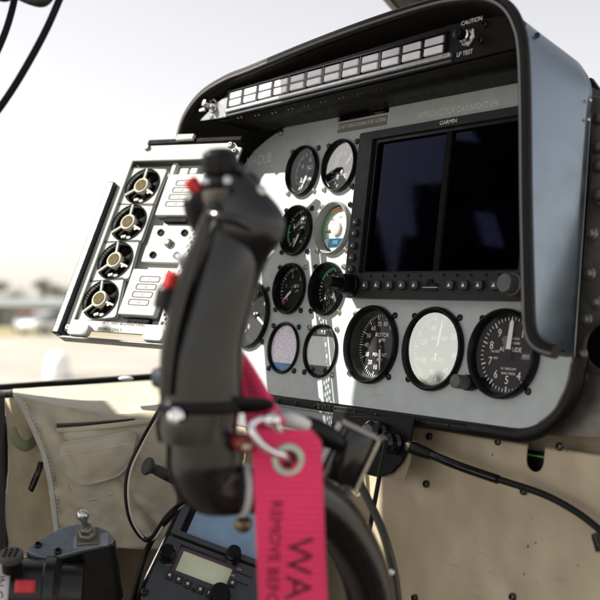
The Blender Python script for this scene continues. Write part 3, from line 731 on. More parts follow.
# ------------------------------------------------------------------ riveted side frame at the right
SF = PAN.sub(.21, .08, -.016)
sfm = bpy.data.materials.new('worn bronze grey metal'); sfm.use_nodes = True
N = sfm.node_tree.nodes; L = sfm.node_tree.links; p = N['Principled BSDF']
tc = N.new('ShaderNodeTexCoord'); nz = N.new('ShaderNodeTexNoise'); nz.inputs['Scale'].default_value = 26; nz.inputs['Detail'].default_value = 9; nz.inputs['Roughness'].default_value = .7
L.new(tc.outputs['Object'], nz.inputs['Vector']); cr = N.new('ShaderNodeValToRGB')
cr.color_ramp.elements[0].position = .32; cr.color_ramp.elements[0].color = (.075, .066, .056, 1); cr.color_ramp.elements[1].position = .7; cr.color_ramp.elements[1].color = (.20, .19, .175, 1)
L.new(nz.outputs['Fac'], cr.inputs[0]); L.new(cr.outputs[0], p.inputs['Base Color']); p.inputs['Metallic'].default_value = .45; p.inputs['Roughness'].default_value = .38
def fl(x, y, w=0.): q = SF.hit(x, y, w); return (q.x, q.y)
side = thing('side_frame', 'worn grey brown riveted metal frame with a round hole at the right edge', 'metal frame', SF)
hc = fl(603, 346)
hole_c = circle(hc[0], hc[1], .019, 36)
so = [fl(566, 350), fl(574, 300), fl(580, 200), fl(583, 84)]
so = [(-.045, -.075), (-.042, -.02), (-.046, .16), (.10, .15), (.16, .08), (.16, -.20), (.02, -.2), (-.06, -.158), (-.125, -.154), (-.125, -.150)]
so = [fl(500, 431), fl(540, 420), fl(562, 395), fl(574, 360), fl(580, 300), fl(588, 200), fl(592, 105), fl(583, 84), fl(600, 91), fl(609, 95), fl(612, 200), fl(625, 300), fl(627, 390), fl(614, 440), fl(600, 437), fl(560, 436)]
MB().plate(so, [hole_c], -.003, 0).build('frame_plate', sfm, side)
MB().lathe([(.0195, .0003), (.0195, .002), (.0235, .002), (.0235, .0003)], 40, (hc[0], hc[1], 0), cap=False).build('hole_ring', mat('dark ring', (.05, .045, .04), .4), side)
MB().box(hc[0], hc[1], -.02, .06, .06, .002).build('hole_backing', rubber, side)
for q in ((582.7, 354.7), (582, 376.5), (587.5, 320), (593, 234), (590.7, 274), (597.5, 303)):
    x, y = fl(*q)
    MB().lathe([(.0062, .0), (.0062, .0012), (.0045, .0022), (.0040, .0040), (.0028, .0052), (.001, .0056)], 24, (x, y, 0)).build('rivet', mat('rivet metal', (.16, .15, .14), .35, .6), side)
x, y = fl(561, 416.5); screw(side, x, y, 0, steel, 1.3)
pts = [fl(592, 95, .004), fl(606, 98, .004), fl(608, 210, .004), fl(600, 207, .004), fl(592.5, 202, .004), fl(589.5, 192, .004)]
MB().prism(pts, .0005, .004).build('cover_plate', mat('cover plate', (.11, .105, .10), .4, .4, var=.2), side, bevel=.0012)
for q in ((598, 147), (598.5, 166), (598, 195), (599, 118)):
    x, y = fl(q[0], q[1], .004); MB().lathe([(.0060, .0040), (.0058, .0065), (.003, .0085), (.001, .0087)], 22, (x, y, 0)).build('bolt', mat('bolt brown', (.07, .05, .04), .35, .6), side)

# ------------------------------------------------------------------ open equipment tray with fans
def tp(x, y, w=0.): q = TRAY.hit(x, y, w); return (q.x, q.y)
tray = thing('equipment_tray', 'white metal equipment tray hinged open at the left, sunlit and edged with a black seal', 'equipment tray', TRAY)
ta0, tb0 = tp(56, 336); TL = -.168; TB = -.2500; TT = .010
rl = (tp(133, 162)[0] + tp(74, 316)[0]) / 2; rtop = (tp(150, 160.5)[1] + tp(215, 158)[1]) / 2; rbot = (tp(80, 320)[1] + tp(150, 324)[1]) / 2
PERF = (-.036, -.016)
frame_o = [(TL + .010, TB + .012), (TL + .010, TT - .004), (-.012, TT - .004), (-.006, TT - .010), (.0, TT - .011), (-.008, TB + .012)]
MB().plate(frame_o, [[(rl, rbot), (PERF[1] + .002, rbot), (PERF[1] + .002, rtop), (rl, rtop)]], -.003, 0).build('front_frame', tray_white, tray, bevel=.0006)
FLZ = -.014
MB().box((rl + PERF[0]) / 2, (rbot + rtop) / 2, FLZ - .001, PERF[0] - rl, rtop - rbot, .002).build('floor_plate', tray_grey, tray)
w = MB()
w.box(rl - .001, (rbot + rtop) / 2, FLZ / 2 - .002, .0015, rtop - rbot, -FLZ + .001)
w.box((rl + PERF[0]) / 2, rtop + .001, FLZ / 2 - .002, PERF[0] - rl, .0015, -FLZ + .001)
w.box((rl + PERF[0]) / 2, rbot - .001, FLZ / 2 - .002, PERF[0] - rl, .0015, -FLZ + .001)
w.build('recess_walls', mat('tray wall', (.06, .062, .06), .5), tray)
# perforated ventilation strip down the right side
hl = []; ph = .0060; j = 0; y = rbot + .004
while y < rtop - .030:
    k = 0
    while True:
        x = PERF[0] + .0045 + k * ph + (ph / 2 if j % 2 else 0)
        if x > PERF[1] - .003: break
        hl.append(circle(x, y, .00245, 8, PI / 6)); k += 1
    y += ph * .87; j += 1
MB().plate([(PERF[0], rbot), (PERF[1] + .002, rbot), (PERF[1] + .002, rtop), (PERF[0], rtop)], hl, -.0052, -.0040).build('perforated_strip', tray_white, tray)
# black seal down the left edge and along the top
sx0 = tp(112, 187)[0]
MB().bar((TL, tp(112, 184)[1], -.004), (TL, TB + .004, -.004), .011, .020).build('side_seal', mat('seal black', (.018, .02, .026), .45), tray, bevel=.002)
MB().bar((TL + .0085, TT - .004, -.008), (TL + .0085, TB + .010, -.008), .004, .016).build('side_flange', tray_white, tray, bevel=.0006)
xa, xb = tp(149, 140)[0], tp(243, 136)[0]
MB().box((xa + xb) / 2, TT + .001, -.004, xb - xa, .007, .010).build('top_seal', tray_black, tray, bevel=.0015)
xa, xb = tp(179, 137)[0], tp(196, 136)[0]
MB().box((xa + xb) / 2, TT + .004, .002, xb - xa, .008, .005).build('top_catch', tray_grey, tray, bevel=.001)
# lower tabs, lettering and screw heads
for q0, q1 in ((66, 86), (143, 164)):
    xa, xb = tp(q0, 342)[0], tp(q1, 344)[0]
    MB().prism(rrect(xa, TB + .004, xb, TB + .018, .005), -.002, .005).build('tab', tray_white, tray, bevel=.0012)
MB().bar((TL + .004, TB + .002, -.004), (.0, TB + .002, -.004), .012, .003, (0, 1, 0)).build('bottom_lip', mat('grey lip', (.14, .15, .15), .5), tray, bevel=.0008)
x, y = tp(122, 327)
m = MB(); m.text('28 V TRAY BLOWER FANS', .0052, x, y + .004, .0004); m.text('SERVICE ONLY', .0052, x - .016, y - .004, .0004); m.build('tray_lettering', mat('grey stencil ink', (.12, .12, .12), .9, spec=0.), tray)
for q in ((147.5, 148), (231, 145.5), (69, 328), (235, 152)):
    x, y = tp(*q); screw(tray, x, y, 0, mat('dull screw', (.20, .19, .16), .4, .7), 1.25)
sc_ = MB()
for q in ((125.5, 204), (95, 276)):
    x, y = tp(q[0], q[1], FLZ); sc_.lathe([(.0040, FLZ), (.0040, FLZ + .003), (.0018, FLZ + .003), (.0015, FLZ + .001)], 18, (x, y, 0)); sc_.box(x - .004, y, FLZ + .002, .006, .002, .002)
sc_.build('cable_clip', tray_black, tray)
# small details along the top of the recess
dt = MB()
for q, w_, h_ in (((170, 167), .006, .020), ((181, 169), .012, .010), ((191, 168), .010, .008)):
    x, y = tp(*q); dt.box(x, y, FLZ + .004, w_, h_, .008)
dt.build('terminal', tray_white, tray, bevel=.0008)

FC = [(142.7, 186.6), (129.2, 223), (115.6, 260.8), (100.3, 299.8)]
fan_labels = ['topmost of the four round cooling fans in the white tray', 'second cooling fan from the top in the white tray',
              'third cooling fan from the top, beside the upper edge of the lower white module', 'lowest of the four round cooling fans, above the tray lettering']
fan0 = None
xs = [tp(q[0], q[1], FLZ + .010)[0] for q in FC]; ys = [tp(q[0], q[1], FLZ + .010)[1] for q in FC]
ax_ = (xs[0] + xs[1] + xs[2] + xs[3]) / 4
def make_fan():
    F = TRAY.sub(0, 0, 0)
    fan = thing('cooling_fan', fan_labels[0], 'cooling fan', F, 'cooling fans in the open tray')
    r = .0228
    MB().plate(rrect(-.0275, -.0252, .0275, .0252, .004), [circle(0, 0, r, 40)], .006, .010).build('frame', tray_white, fan, bevel=.0006)
    MB().plate(rrect(-.0279, -.0256, .0279, .0256, .004), [rrect(-.0268, -.0245, .0268, .0245, .0035)], .0090, .0104).build('joint', mat('joint grey', (.10, .10, .10), .8, spec=.05), fan)
    MB().lathe([(r * .999, .0098), (r * 1.02, .0112), (r * 1.06, .0112), (r * 1.06, .0098)], 48, cap=False).build('rim', tray_black, fan)
    MB().lathe([(r * 1.0, 0.0005), (r * 1.0, .0098)], 48, cap=False).build('duct', tray_black, fan)
    bl_ = MB()
    for k in range(7):
        t = 2 * PI * k / 7
        a0 = Vector((math.cos(t), math.sin(t), 0)); a1 = Vector((math.cos(t + .55), math.sin(t + .55), 0))
        bl_.face([a0 * .010 + Vector((0, 0, .003)), a0 * r * .95 + Vector((0, 0, .0025)), a1 * r * .95 + Vector((0, 0, .007)), a1 * .010 + Vector((0, 0, .006))])
    bl_.build('blades', mat('fan blade', (.012, .011, .010), .7, spec=.05), fan, solid=.0008)
    MB().lathe([(r, .0004), (r, .0010)], 40).build('back_grille', tray_black, fan)
    sp = MB()
    for t in (95, 215, 335):
        a = R_(t); sp.bar((.009 * math.cos(a), .009 * math.sin(a), .0108), (r * 1.04 * math.cos(a), r * 1.04 * math.sin(a), .0108), .0024, .0022)
    sp.build('spokes', tray_grey, fan)
    MB().lathe([(.0100, .0085), (.0100, .0125), (.0094, .0132), (.0080, .0132)], 32).build('hub', mat('pale hub', (.50, .48, .40), .8, spec=.05), fan)
    MB().lathe([(.0074, .0132), (.0074, .0137), (.002, .0138)], 28).build('hub_label', mat('tan label', (.115, .095, .055), .9, var=.45, scale=400, spec=0.), fan)
    MB().box(.0150, -.0085, .0112, .0050, .0022, .0016, .4).build('red_wire', red_plastic, fan)
    MB().box(-.004, -.0165, .0065, .006, .003, .002, .2).box(.004, -.0180, .0065, .005, .003, .002, -.1).build('circuit_tab', tray_white, fan)
    return fan
fan0 = make_fan()
for i in range(4):
    o = fan0 if i == 0 else copy_tree(fan0)
    o['label'] = fan_labels[i]
    o.matrix_world = TRAY.M @ Matrix.Translation((ax_ + (xs[i] - ax_) * .6, ys[i], FLZ + .0005)) @ Matrix.Rotation(R_(-3 + 4 * i), 4, 'Z')

def module(label, q, h, text_col=True):
    p4 = [tp(*c) for c in q]
    xa = (p4[0][0] + p4[2][0]) / 2; xb = (p4[1][0] + p4[3][0]) / 2; ya = (p4[2][1] + p4[3][1]) / 2; yb_ = (p4[0][1] + p4[1][1]) / 2
    F = TRAY.sub((xa + xb) / 2, (ya + yb_) / 2, FLZ)
    o = thing('electronics_module', label, 'electronics module', F, 'white modules in the open tray')
    w_, d_ = xb - xa, yb_ - ya
    MB().prism(rrect(-w_ / 2, -d_ / 2, w_ / 2, d_ / 2, .002, 3), .004, h).build('case', tray_white, o, bevel=.001)
    MB().box(.001, 0, .002, w_ * .96, d_ * 1.03, .004).build('base', mat('module base', (.10, .10, .10), .5), o)
    MB().box(w_ * .05, -d_ / 2 - .004, .004, w_ * .6, .006, .006).build('connector', tray_black, o, bevel=.0006)
    m = MB()
    for k in range(4):
        y = d_ * (.28 - .17 * k); x = w_ * (.06 - .03 * k)
        m2 = rrect(x - w_ * .28, y - d_ * .065, x + w_ * .28, y + d_ * .065, .002, 3)
        m.plate(m2, [[(x + (a - x) * .94, y + (b - y) * .80) for a, b in m2]], h + .0002, h + .0004)
        m.text('L%d' % (k + 1), .0036, x, y, h + .0004)
    m.build('lettering', mat('faint grey ink', (.13, .12, .13), .9, spec=0.), o)
    return o
module('white printed module at the top of the tray, beside the highest fan', ((166.7, 172.8), (203, 171.5), (153.3, 213.3), (190.5, 213.5)), .010)
module('white printed module low in the tray, beside the lowest fan', ((132, 268.5), (166, 268), (116.5, 313.3), (155, 315)), .012)
q = [tp(*c) for c in ((150, 222), (196, 222), (136, 258), (181, 260))]
xa = (q[0][0] + q[2][0]) / 2; xb = (q[1][0] + q[3][0]) / 2; ya = (q[2][1] + q[3][1]) / 2; yb_ = (q[0][1] + q[1][1]) / 2
pf = TRAY.sub((xa + xb) / 2, (ya + yb_) / 2, FLZ)
pm = thing('mounting_plate', 'bare white mounting plate with four bolt holes between the two printed modules', 'mounting plate', pf)
hx_, hy_ = (xb - xa) / 2, (yb_ - ya) / 2
MB().prism(rrect(-hx_, -hy_, hx_, hy_, .002, 3), .001, .006).build('plate', tray_white, pm, bevel=.0008)
for sx in (-.55, .5):
    for sy in (-.62, .6):
        MB().lathe([(.0042, .006), (.0042, .0075), (.0026, .0075), (.0022, .0055)], 20, (sx * hx_, sy * hy_, 0)).build('bolt_hole', tray_black, pm)
MB().lathe([(.0050, .006), (.0050, .009), (.003, .0105), (.001, .0106)], 22, (0, 0, 0)).build('centre_bolt', mat('dull screw', (.2, .19, .16)), pm)
m = MB(); m.box(hx_ + .008, 0, .004, .006, hy_ * 1.9, .008); m.build('edge_rail', tray_black, pm, bevel=.001)

# ------------------------------------------------------------------ control stick in the foreground
GZ = .70
GF = camframe(205, 420, GZ)
stick = thing('control_stick', 'black pilot control stick with red buttons standing close in front of the panel', 'control stick', GF)
def gp(x, y, dz=0.): return GF.at(x, y, GZ + dz)
grip_m = mat('grip satin plastic', (.0085, .0085, .0085), .21, bump=.06, bscale=1300, var=.3, scale=40, rvar=.06, spec=.62)
def loft(levels, n=28, e=2.6, depth=.9, dz=0., subn=5):
    """levels: (y, left x, right x [, depth offset, depth factor]) in picture units at the stick's distance"""
    ys_ = smooth_vals([l[0] for l in levels], subn); xl = smooth_vals([l[1] for l in levels], subn); xr = smooth_vals([l[2] for l in levels], subn)
    zo = smooth_vals([(l[3] if len(l) > 3 else 0) for l in levels], subn); df = smooth_vals([(l[4] if len(l) > 4 else depth) for l in levels], subn)
    secs = []
    for y, a, b, z, d in zip(ys_, xl, xr, zo, df):
        c = gp((a + b) / 2, y, dz + z); h = (b - a) / 2 * GZ / FPX; sec = []
        for k in range(n):
            t = 2 * PI * k / n; ct, st = math.cos(t), math.sin(t)
            sec.append(c + Vector((h * math.copysign(abs(ct) ** (2 / e), ct), 0, h * d * math.copysign(abs(st) ** (2 / e), st))))
        secs.append(sec)
    return MB().rings(secs)
body_l = [(440, 158, 236), (425, 156, 237), (411, 158, 240), (400, 160, 243), (380, 160, 243), (355, 161, 243), (330, 167, 246), (300, 177, 254), (275, 185, 258), (250, 193, 259), (230, 199, 257), (212, 205, 252), (200, 208, 248), (191, 211, 244)]
loft(body_l, e=2.35, depth=.92).build('grip_body', grip_m, stick, angle=60)
lob = [(300, 236, 256, .008), (285, 236, 259, .006), (268, 232, 265, .004), (255, 226, 271, .002), (243, 218, 280), (231, 212, 285.5), (219, 209, 285), (207, 208, 279), (196, 209, 270), (186, 212, 260), (178, 216, 252), (172, 222, 246)]
loft(lob, e=2.3, depth=.62, dz=-.006).build('palm_rest', grip_m, stick, angle=60)
# ridge running down the front left of the grip
MB().tube([gp(212, 202, -.022), gp(201, 235, -.022), gp(190, 266, -.023), gp(177, 308, -.024), gp(169, 345, -.024), gp(165, 395, -.022)], [.0030, .0042, .0048, .0052, .0050, .004], 14, 5).build('front_ridge', grip_m, stick)
MB().tube([gp(211, 214, -.026), gp(222, 217, -.032), gp(236, 220, -.031), gp(250, 228, -.024)], [.0030, .0036, .0034, .0022], 12, 5).build('front_ridge', grip_m, stick)
# hat switch on top
hat = MB(); c = gp(222, 190, -.004); axh = Vector((-.06, 1, .18)).normalized()
hat.lathe([(.0105, -.006), (.0118, .000), (.0122, .006), (.0105, .010), (.0122, .0125), (.0124, .019), (.0108, .0245), (.0062, .0268), (.002, .0272)], 8, c, axh)
hat.build('hat_switch', black_plastic, stick, bevel=.0008, angle=18)
MB().lathe([(.0150, -.008), (.0155, -.004), (.0145, .0005), (.011, .0015)], 32, c, axh).build('hat_collar', mat('grip brown collar', (.05, .043, .035), .35), stick)
MB().lathe([(.0024, 0), (.0028, .003), (.002, .004), (.001, .0042)], 18, gp(239, 170, -.012), (.5, .3, .8)).build('hat_screw', mat('dark steel', (.07, .065, .06), .25, .8), stick)
MB().lathe([(.0032, 0), (.0036, .003), (.002, .0045), (.001, .0046)], 18, gp(259, 192, -.012), (.6, .5, .7)).build('palm_screw', steel, stick)
c2 = gp(247, 186, -.002); MB().ball(c2, .0090, (1, 1.1, .8)).build('side_button', black_gloss, stick)
MB().lathe([(.0030, .0), (.0034, .003), (.0026, .005), (.001, .0053)], 20, gp(228, 182, -.022), (0, .2, 1)).build('hat_screw', steel, stick)
MB().lathe([(.0026, .0), (.0030, .003), (.0020, .005), (.001, .0053)], 20, gp(207, 183, -.020), (-.3, .2, 1)).build('hat_screw', steel, stick)
# red buttons on their mounts
def red_button(x, y, x2, y2, ang, L):
    a = gp(x2, y2, -.004); d = Vector((math.cos(ang), math.sin(ang), .15)).normalized()
    MB().tube([a - d * .012, a, a + d * L], [.0105, .0088, .0066], 20, 3).build('button_mount', black_plastic, stick)
    MB().cyl(a + d * (L - .001), a + d * (L + .0095), .0047, .0044, 20, .0010).build('red_button', red_plastic, stick)
red_button(0, 0, 203, 199, R_(125), .006)
mt = MB(); mt.tube([gp(205, 235, -.004), gp(197, 215, -.004), gp(196, 202, -.004), gp(201, 193, -.004)], [.006, .0075, .0080, .005], 16, 4); mt.build('trigger_mount', black_plastic, stick)
red_button(0, 0, 171, 289, R_(84), .001)
mt = MB(); mt.tube([gp(176, 318, 0), gp(170, 300, 0), gp(171, 284, 0)], [.005, .0072, .0062], 16, 4); mt.build('trigger_mount', black_plastic, stick)
MB().cyl(gp(178, 262, -.004), gp(186, 258, -.004), .0055, .0042, 16, .001).build('trigger_tip', mat('clear grey tip', (.5, .52, .55), .3), stick)
c = gp(155, 378, 0); MB().cyl(gp(166, 378, 0), gp(152, 378, 0), .0085, .0060, 20, .0015).build('side_boss', mat('blue grey boss', (.08, .10, .13), .4), stick)
# flange with a tongue to the right, screw, elbow and tube
def flange(y0, y1, xl, xr, e=2.6): return loft([(y1, xl, xr), (y1 - (y1 - y0) * .5, xl - 1, xr + 1), (y0, xl, xr)], e=e, depth=.92, subn=2)
flange(399, 411, 160, 246).build('flange', black_plastic, stick, bevel=.001)
tg = MB(); tg.tube([gp(235, 405, -.012), gp(255, 405, -.014), gp(268, 405, -.014), gp(273, 406, -.013)], [.0072, .0066, .0050, .0025], 14, 4, flat=.6); tg.build('tongue', black_plastic, stick)
MB().lathe([(.0052, 0), (.0052, .003), (.003, .004), (.0028, .002)], 20, gp(177, 416, -.0285), (-.15, 0, 1)).build('clamp_screw', chrome, stick)
el_m = mat('elbow black alloy', (.011, .010, .0095), .24, .0, bump=.06, bscale=700, var=.2, rvar=.05)
loft([(442, 163, 236), (436, 162, 237), (420, 157, 238), (412, 158, 239)], e=2.2, depth=.9, subn=3).build('clamp_collar', el_m, stick, angle=60)
rE = 40 * GZ / FPX
MB().tube([gp(206, 432, .004), gp(206, 450, .004), gp(206.5, 468, .004), gp(213, 484, .004), gp(226, 490, .006), gp(248, 490, .012)], [rE, rE, rE * .98, rE * .84, rE * .66, rE * .60], 32, 6).build('elbow', el_m, stick, angle=60)
MB().tube([gp(240.5, 490, .006), gp(245.0, 490, .007)], [.0176, .0176], 36, 1).build('silver_ring', mat('pale ring', (.70, .71, .72), .45), stick)
MB().tube([gp(247, 490, .012), gp(270, 489, .02), gp(300, 493, .035), gp(326, 510, .055), gp(348, 537, .075), gp(363, 568, .09), gp(371, 600, .10), gp(377, 650, .11), gp(380, 720, .11)], [.0158, .0162, .0170, .0176, .0178, .0178, .0178, .0178, .0178], 28, 6).build('curved_tube', el_m, stick, angle=60)
tm = MB(); tm.tube([gp(236, 440, -.012), gp(245, 444, -.016), gp(254, 446, -.016)], [.005, .0065, .004], 14, 4); tm.build('red_fitting', mat('dark red fitting', (.20, .02, .015), .3), stick)
MB().ball(gp(247, 447, -.024), .0035).build('screw_head', brass, stick)
MB().ball(gp(243, 524, .02), .0062).build('drain_nut', mat('dull bronze', (.20, .16, .10), .35, .8), stick)

# latch clamped on the tube, a black split cylinder with a cut flat face
LF = camframe(345, 470, .78)
latch = thing('tube_latch', 'black half cylinder latch with pale cut edge clamped on the curved tube', 'latch', LF)
def lp(x, y, z): return LF.at(x, y, z)
a, b = lp(359, 431, .775), lp(336, 480, .775)
ax = (b - a).normalized(); rC = .0158
side_v = ax.cross(Vector((0, 0, 1))).normalized(); fr_v = side_v.cross(ax).normalized()
if fr_v.z < 0: fr_v = -fr_v
if side_v.x < 0: side_v = -side_v
secs = []
for t in (0, .04, .96, 1):
    c = a + (b - a) * t; r = rC * (.93 if t in (0, 1) else 1.)
    secs.append([c + side_v * (r * math.cos(2 * PI * k / 28)) + fr_v * (r * .9 * math.sin(2 * PI * k / 28)) for k in range(28)])
MB().rings(secs).build('cylinder', grip_m, latch, angle=40)
MB().bar(a + side_v * .0150 - ax * .001, b + side_v * .0150 + ax * .002, .0026, .020, fr_v).build('cut_edge', mat('bare cut edge', (.52, .47, .38), .45, .2), latch, bevel=.0005)  # light on the edge thickness put in as cream colour
MB().bar(a - side_v * .0150 + fr_v * .004, b - side_v * .0150 + fr_v * .004, .0030, .012, fr_v).build('left_edge', mat('polished edge', (.35, .37, .40), .25, .6), latch, bevel=.0006)  # highlight down the left side put in as a pale bar
MB().bar(a - ax * .0012 - side_v * .013, a - ax * .0012 + side_v * .014, .022, .0020, ax).build('end_edge', mat('grey cut edge', (.38, .36, .33), .5), latch, bevel=.0005)  # lit edge at the cylinder's end put in as paler colour
MB().tube([lp(345, 486, .765), lp(338, 502, .762), lp(326, 518, .768), lp(316, 527, .78)], [.0070, .0085, .0085, .006], 14, 4, flat=.5).build('strap', mat('smoky strap', (.055, .05, .047), .22), latch)

# red remove-before-flight streamer, its ring and clip
RZ = .685
RF = camframe(290, 440, RZ)
def rp(x, y, dz=0.): return RF.at(x, y, RZ + dz)
web = bpy.data.materials.new('red webbing'); web.use_nodes = True
N = web.node_tree.nodes; L = web.node_tree.links; p = N['Principled BSDF']; p.inputs['Roughness'].default_value = .6
p.inputs['Sheen Weight'].default_value = .35
tc = N.new('ShaderNodeTexCoord'); wv = N.new('ShaderNodeTexWave'); wv.wave_type = 'BANDS'; wv.bands_direction = 'Y'; wv.inputs['Scale'].default_value = 82; wv.inputs['Distortion'].default_value = .35; wv.inputs['Detail'].default_value = 2
L.new(tc.outputs['Object'], wv.inputs['Vector'])
wx = N.new('ShaderNodeTexWave'); wx.bands_direction = 'X'; wx.inputs['Scale'].default_value = 260; L.new(tc.outputs['Object'], wx.inputs['Vector'])
cr = N.new('ShaderNodeValToRGB'); cr.color_ramp.elements[0].color = (.80, .020, .105, 1); cr.color_ramp.elements[1].color = (1.0, .032, .175, 1)
L.new(wv.outputs['Fac'], cr.inputs[0]); L.new(cr.outputs[0], p.inputs['Base Color'])
mm_ = N.new('ShaderNodeMath'); mm_.operation = 'MULTIPLY_ADD'; mm_.inputs[1].default_value = .3; L.new(wx.outputs['Fac'], mm_.inputs[0]); L.new(wv.outputs['Fac'], mm_.inputs[2])
bp = N.new('ShaderNodeBump'); bp.inputs['Strength'].default_value = .6; bp.inputs['Distance'].default_value = .0012; L.new(mm_.outputs[0], bp.inputs['Height']); L.new(bp.outputs[0], p.inputs['Normal'])
rib = thing('warning_streamer', 'bright red webbing warning streamer with a metal eyelet hanging from the stick', 'warning streamer', RF)
gx, gy = rp(288.5, 460).xy
rows = []; NYr = 60
def rib_edge(y):
    t = (y - 430) / 170
    l = 251.5 + 7 * t; r = 321 + 6.5 * t
    if y < 441: r = 312 + (y - 430) / 11 * 9; l = 255 - (y - 430) / 11 * 5
    return l, r
def rib_z(s, y):
    return .003 * (s - .5) - .00003 * (y - 430) - .004 * math.sin((y - 430) / 60.0) + .003 * math.cos(s * 2.2) + .002 * math.sin(y / 23. + s)
for i in range(NYr + 1):
    y = 430 + 330 * i / NYr; l, r = rib_edge(y); row = []
    for k in range(15):
        s_ = k / 14; x = l + (r - l) * s_; row.append(rp(x, y, rib_z(s_, y)))
    rows.append(row)
# leave the eyelet hole open by removing the faces under it
q = MB(); q.grid([r[::-1] for r in rows])
bmesh.ops.delete(q.b, geom=[f for f in q.b.faces if (f.calc_center_median().xy - Vector((gx, gy))).length < .0052], context='FACES')
rb = q.build('webbing', web, rib, solid=.0016, angle=60)
gz = rp(288.5, 460, rib_z(.55, 460)).z + .0006
MB().lathe([(.0062, .0), (.0070, .0016), (.0095, .0016), (.0106, .0004), (.0106, -.002), (.0058, -.004), (.0056, -.002), (.0062, .0)], 36, (gx, gy, gz), (.06, 0, 1), cap=False).build('eyelet', mat('pale brass eyelet', (.46, .58, .48), .38, .55, var=.1), rib)
MB().lathe([(.0072, -.0075), (.0072, -.0065), (.001, -.0064)], 24, (gx, gy, gz), (.06, 0, 1)).build('eyelet_backing', mat('dark red tab', (.22, .01, .035), .6), rib)
def rib_text(body, size, xpx, y0):
    t = MB(); t.text(body, size, 0, 0, 0, R_(-90), 'LEFT', sx=1., sy=1.)
    for k in range(1, 60): bmesh.ops.bisect_plane(t.b, geom=t.b.verts[:] + t.b.edges[:] + t.b.faces[:], plane_co=(0, -.003 * k, 0), plane_no=(0, 1, 0))
    for k in range(-5, 6): bmesh.ops.bisect_plane(t.b, geom=t.b.verts[:] + t.b.edges[:] + t.b.faces[:], plane_co=(.0022 * k, 0, 0), plane_no=(1, 0, 0))
    P0 = rp(xpx, y0)
    for v in t.b.verts:
        X = P0.x + v.co.x + (P0.y * 0 + v.co.y * -.045) * -1; Y = P0.y + v.co.y
        # find distance of cloth there
        ypx = y0 - v.co.y * FPX / RZ
        l, r = rib_edge(ypx); s_ = min(1, max(0, ((X - rp(l, ypx).x) / (rp(r, ypx).x - rp(l, ypx).x))))
        v.co = rp(l + (r - l) * s_, ypx, rib_z(s_, ypx) - .0005)
    return t
ink = mat('dark stamped ink', (.115, .008, .022), .7, var=.5, scale=400)
rib_text('WARNING', .0235, 299, 537).build('large_lettering', ink, rib)
rib_text('REMOVE BEFORE FLIGHT', .0105, 276, 500).build('small_lettering', ink, rib)
# strap that loops back behind the grip
bw = MB(); rws = []
for i in range(13):
    t = i / 12; l = (236 + 12 * t, 352 + 88 * t); r = (241 + 45 * t ** .9, 352 + 68 * t + 4 * t * t)
    rws.append([rp(l[0] + (r[0] - l[0]) * k / 6, l[1] + (r[1] - l[1]) * k / 6, .050 - .030 * t + .002 * math.sin(k)) for k in range(7)])
bw.grid(rws); bw.build('loop_strap', web, rib, solid=.0016, angle=60)
ring = thing('split_ring', 'shiny chrome ring and hook joining the red streamer to the stick', 'ring', RF.sub(*rp(265, 430).xy))
off = rp(265, 430)
def rq(x, y, dz=0.): return rp(x, y, dz) - Vector((off.x, off.y, 0))
MB().tube([rq(289, 461, .004), rq(284, 456, -.006), rq(272, 452, -.012), rq(261, 444, -.014), rq(253, 433, -.014), rq(252, 425, -.012), rq(258, 420, -.010), rq(268, 419, -.006)], [.0024] * 8, 14, 6).build('ring', chrome, ring)
MB().ball(rq(272, 420, -.008), .0058, (1, .9, .9)).tube([rq(272, 421, -.007), rq(277, 427, -.007), rq(280, 432, -.006)], [.0045, .0028, .0018], 12, 4).build('hook', chrome, ring)
plug = thing('cable_plug', 'white and black cable plug between the red streamer and the latch', 'plug', camframe(305, 425, .74))
PF = camframe(305, 425, .74)
def pq(x, y, z): return PF.at(x, y, z)
MB().tube([pq(282, 421, .735), pq(290, 420, .735), pq(300, 423, .74), pq(309, 427, .745)], [.0040, .0050, .0050, .0044], 16, 4).build('white_sleeve', white_paint, plug)
MB().tube([pq(306, 426, .745), pq(316, 431, .75), pq(328, 437, .755), pq(340, 444, .76)], [.0072, .0082, .0078, .0055], 16, 4).build('black_body', black_plastic, plug)

# thin wires right of the stick
def wire(name, label, pts, r, m=rubber, cat='cable', extra=None, group=None):
    F = camframe(*pts[0]); o = thing(name, label, cat, F, group)
    MB().tube([F.at(*q) for q in pts], r, 10, 8).build('sheath', m, o)
    return o, F
o, F = wire('hanging_cable', 'brown black cable curving down beside the curved tube over the tan sheet', [(352, 470, .93), (364, 492, .92), (378, 520, .91), (388, 548, .9), (395, 578, .9), (399, 615, .9)], .0036, mat('brown black sheath', (.03, .024, .018), .4))
MB().ball(F.at(391.3, 572.5, .895), .0030).build('clip', alu, o)
wire('hanging_cable', 'straight thin black cable dropping from the black bracket', [(386, 440, 1.0), (382, 462, 1.0), (376, 495, 1.0), (370, 528, 1.0), (366, 560, 1.0)], .0022)

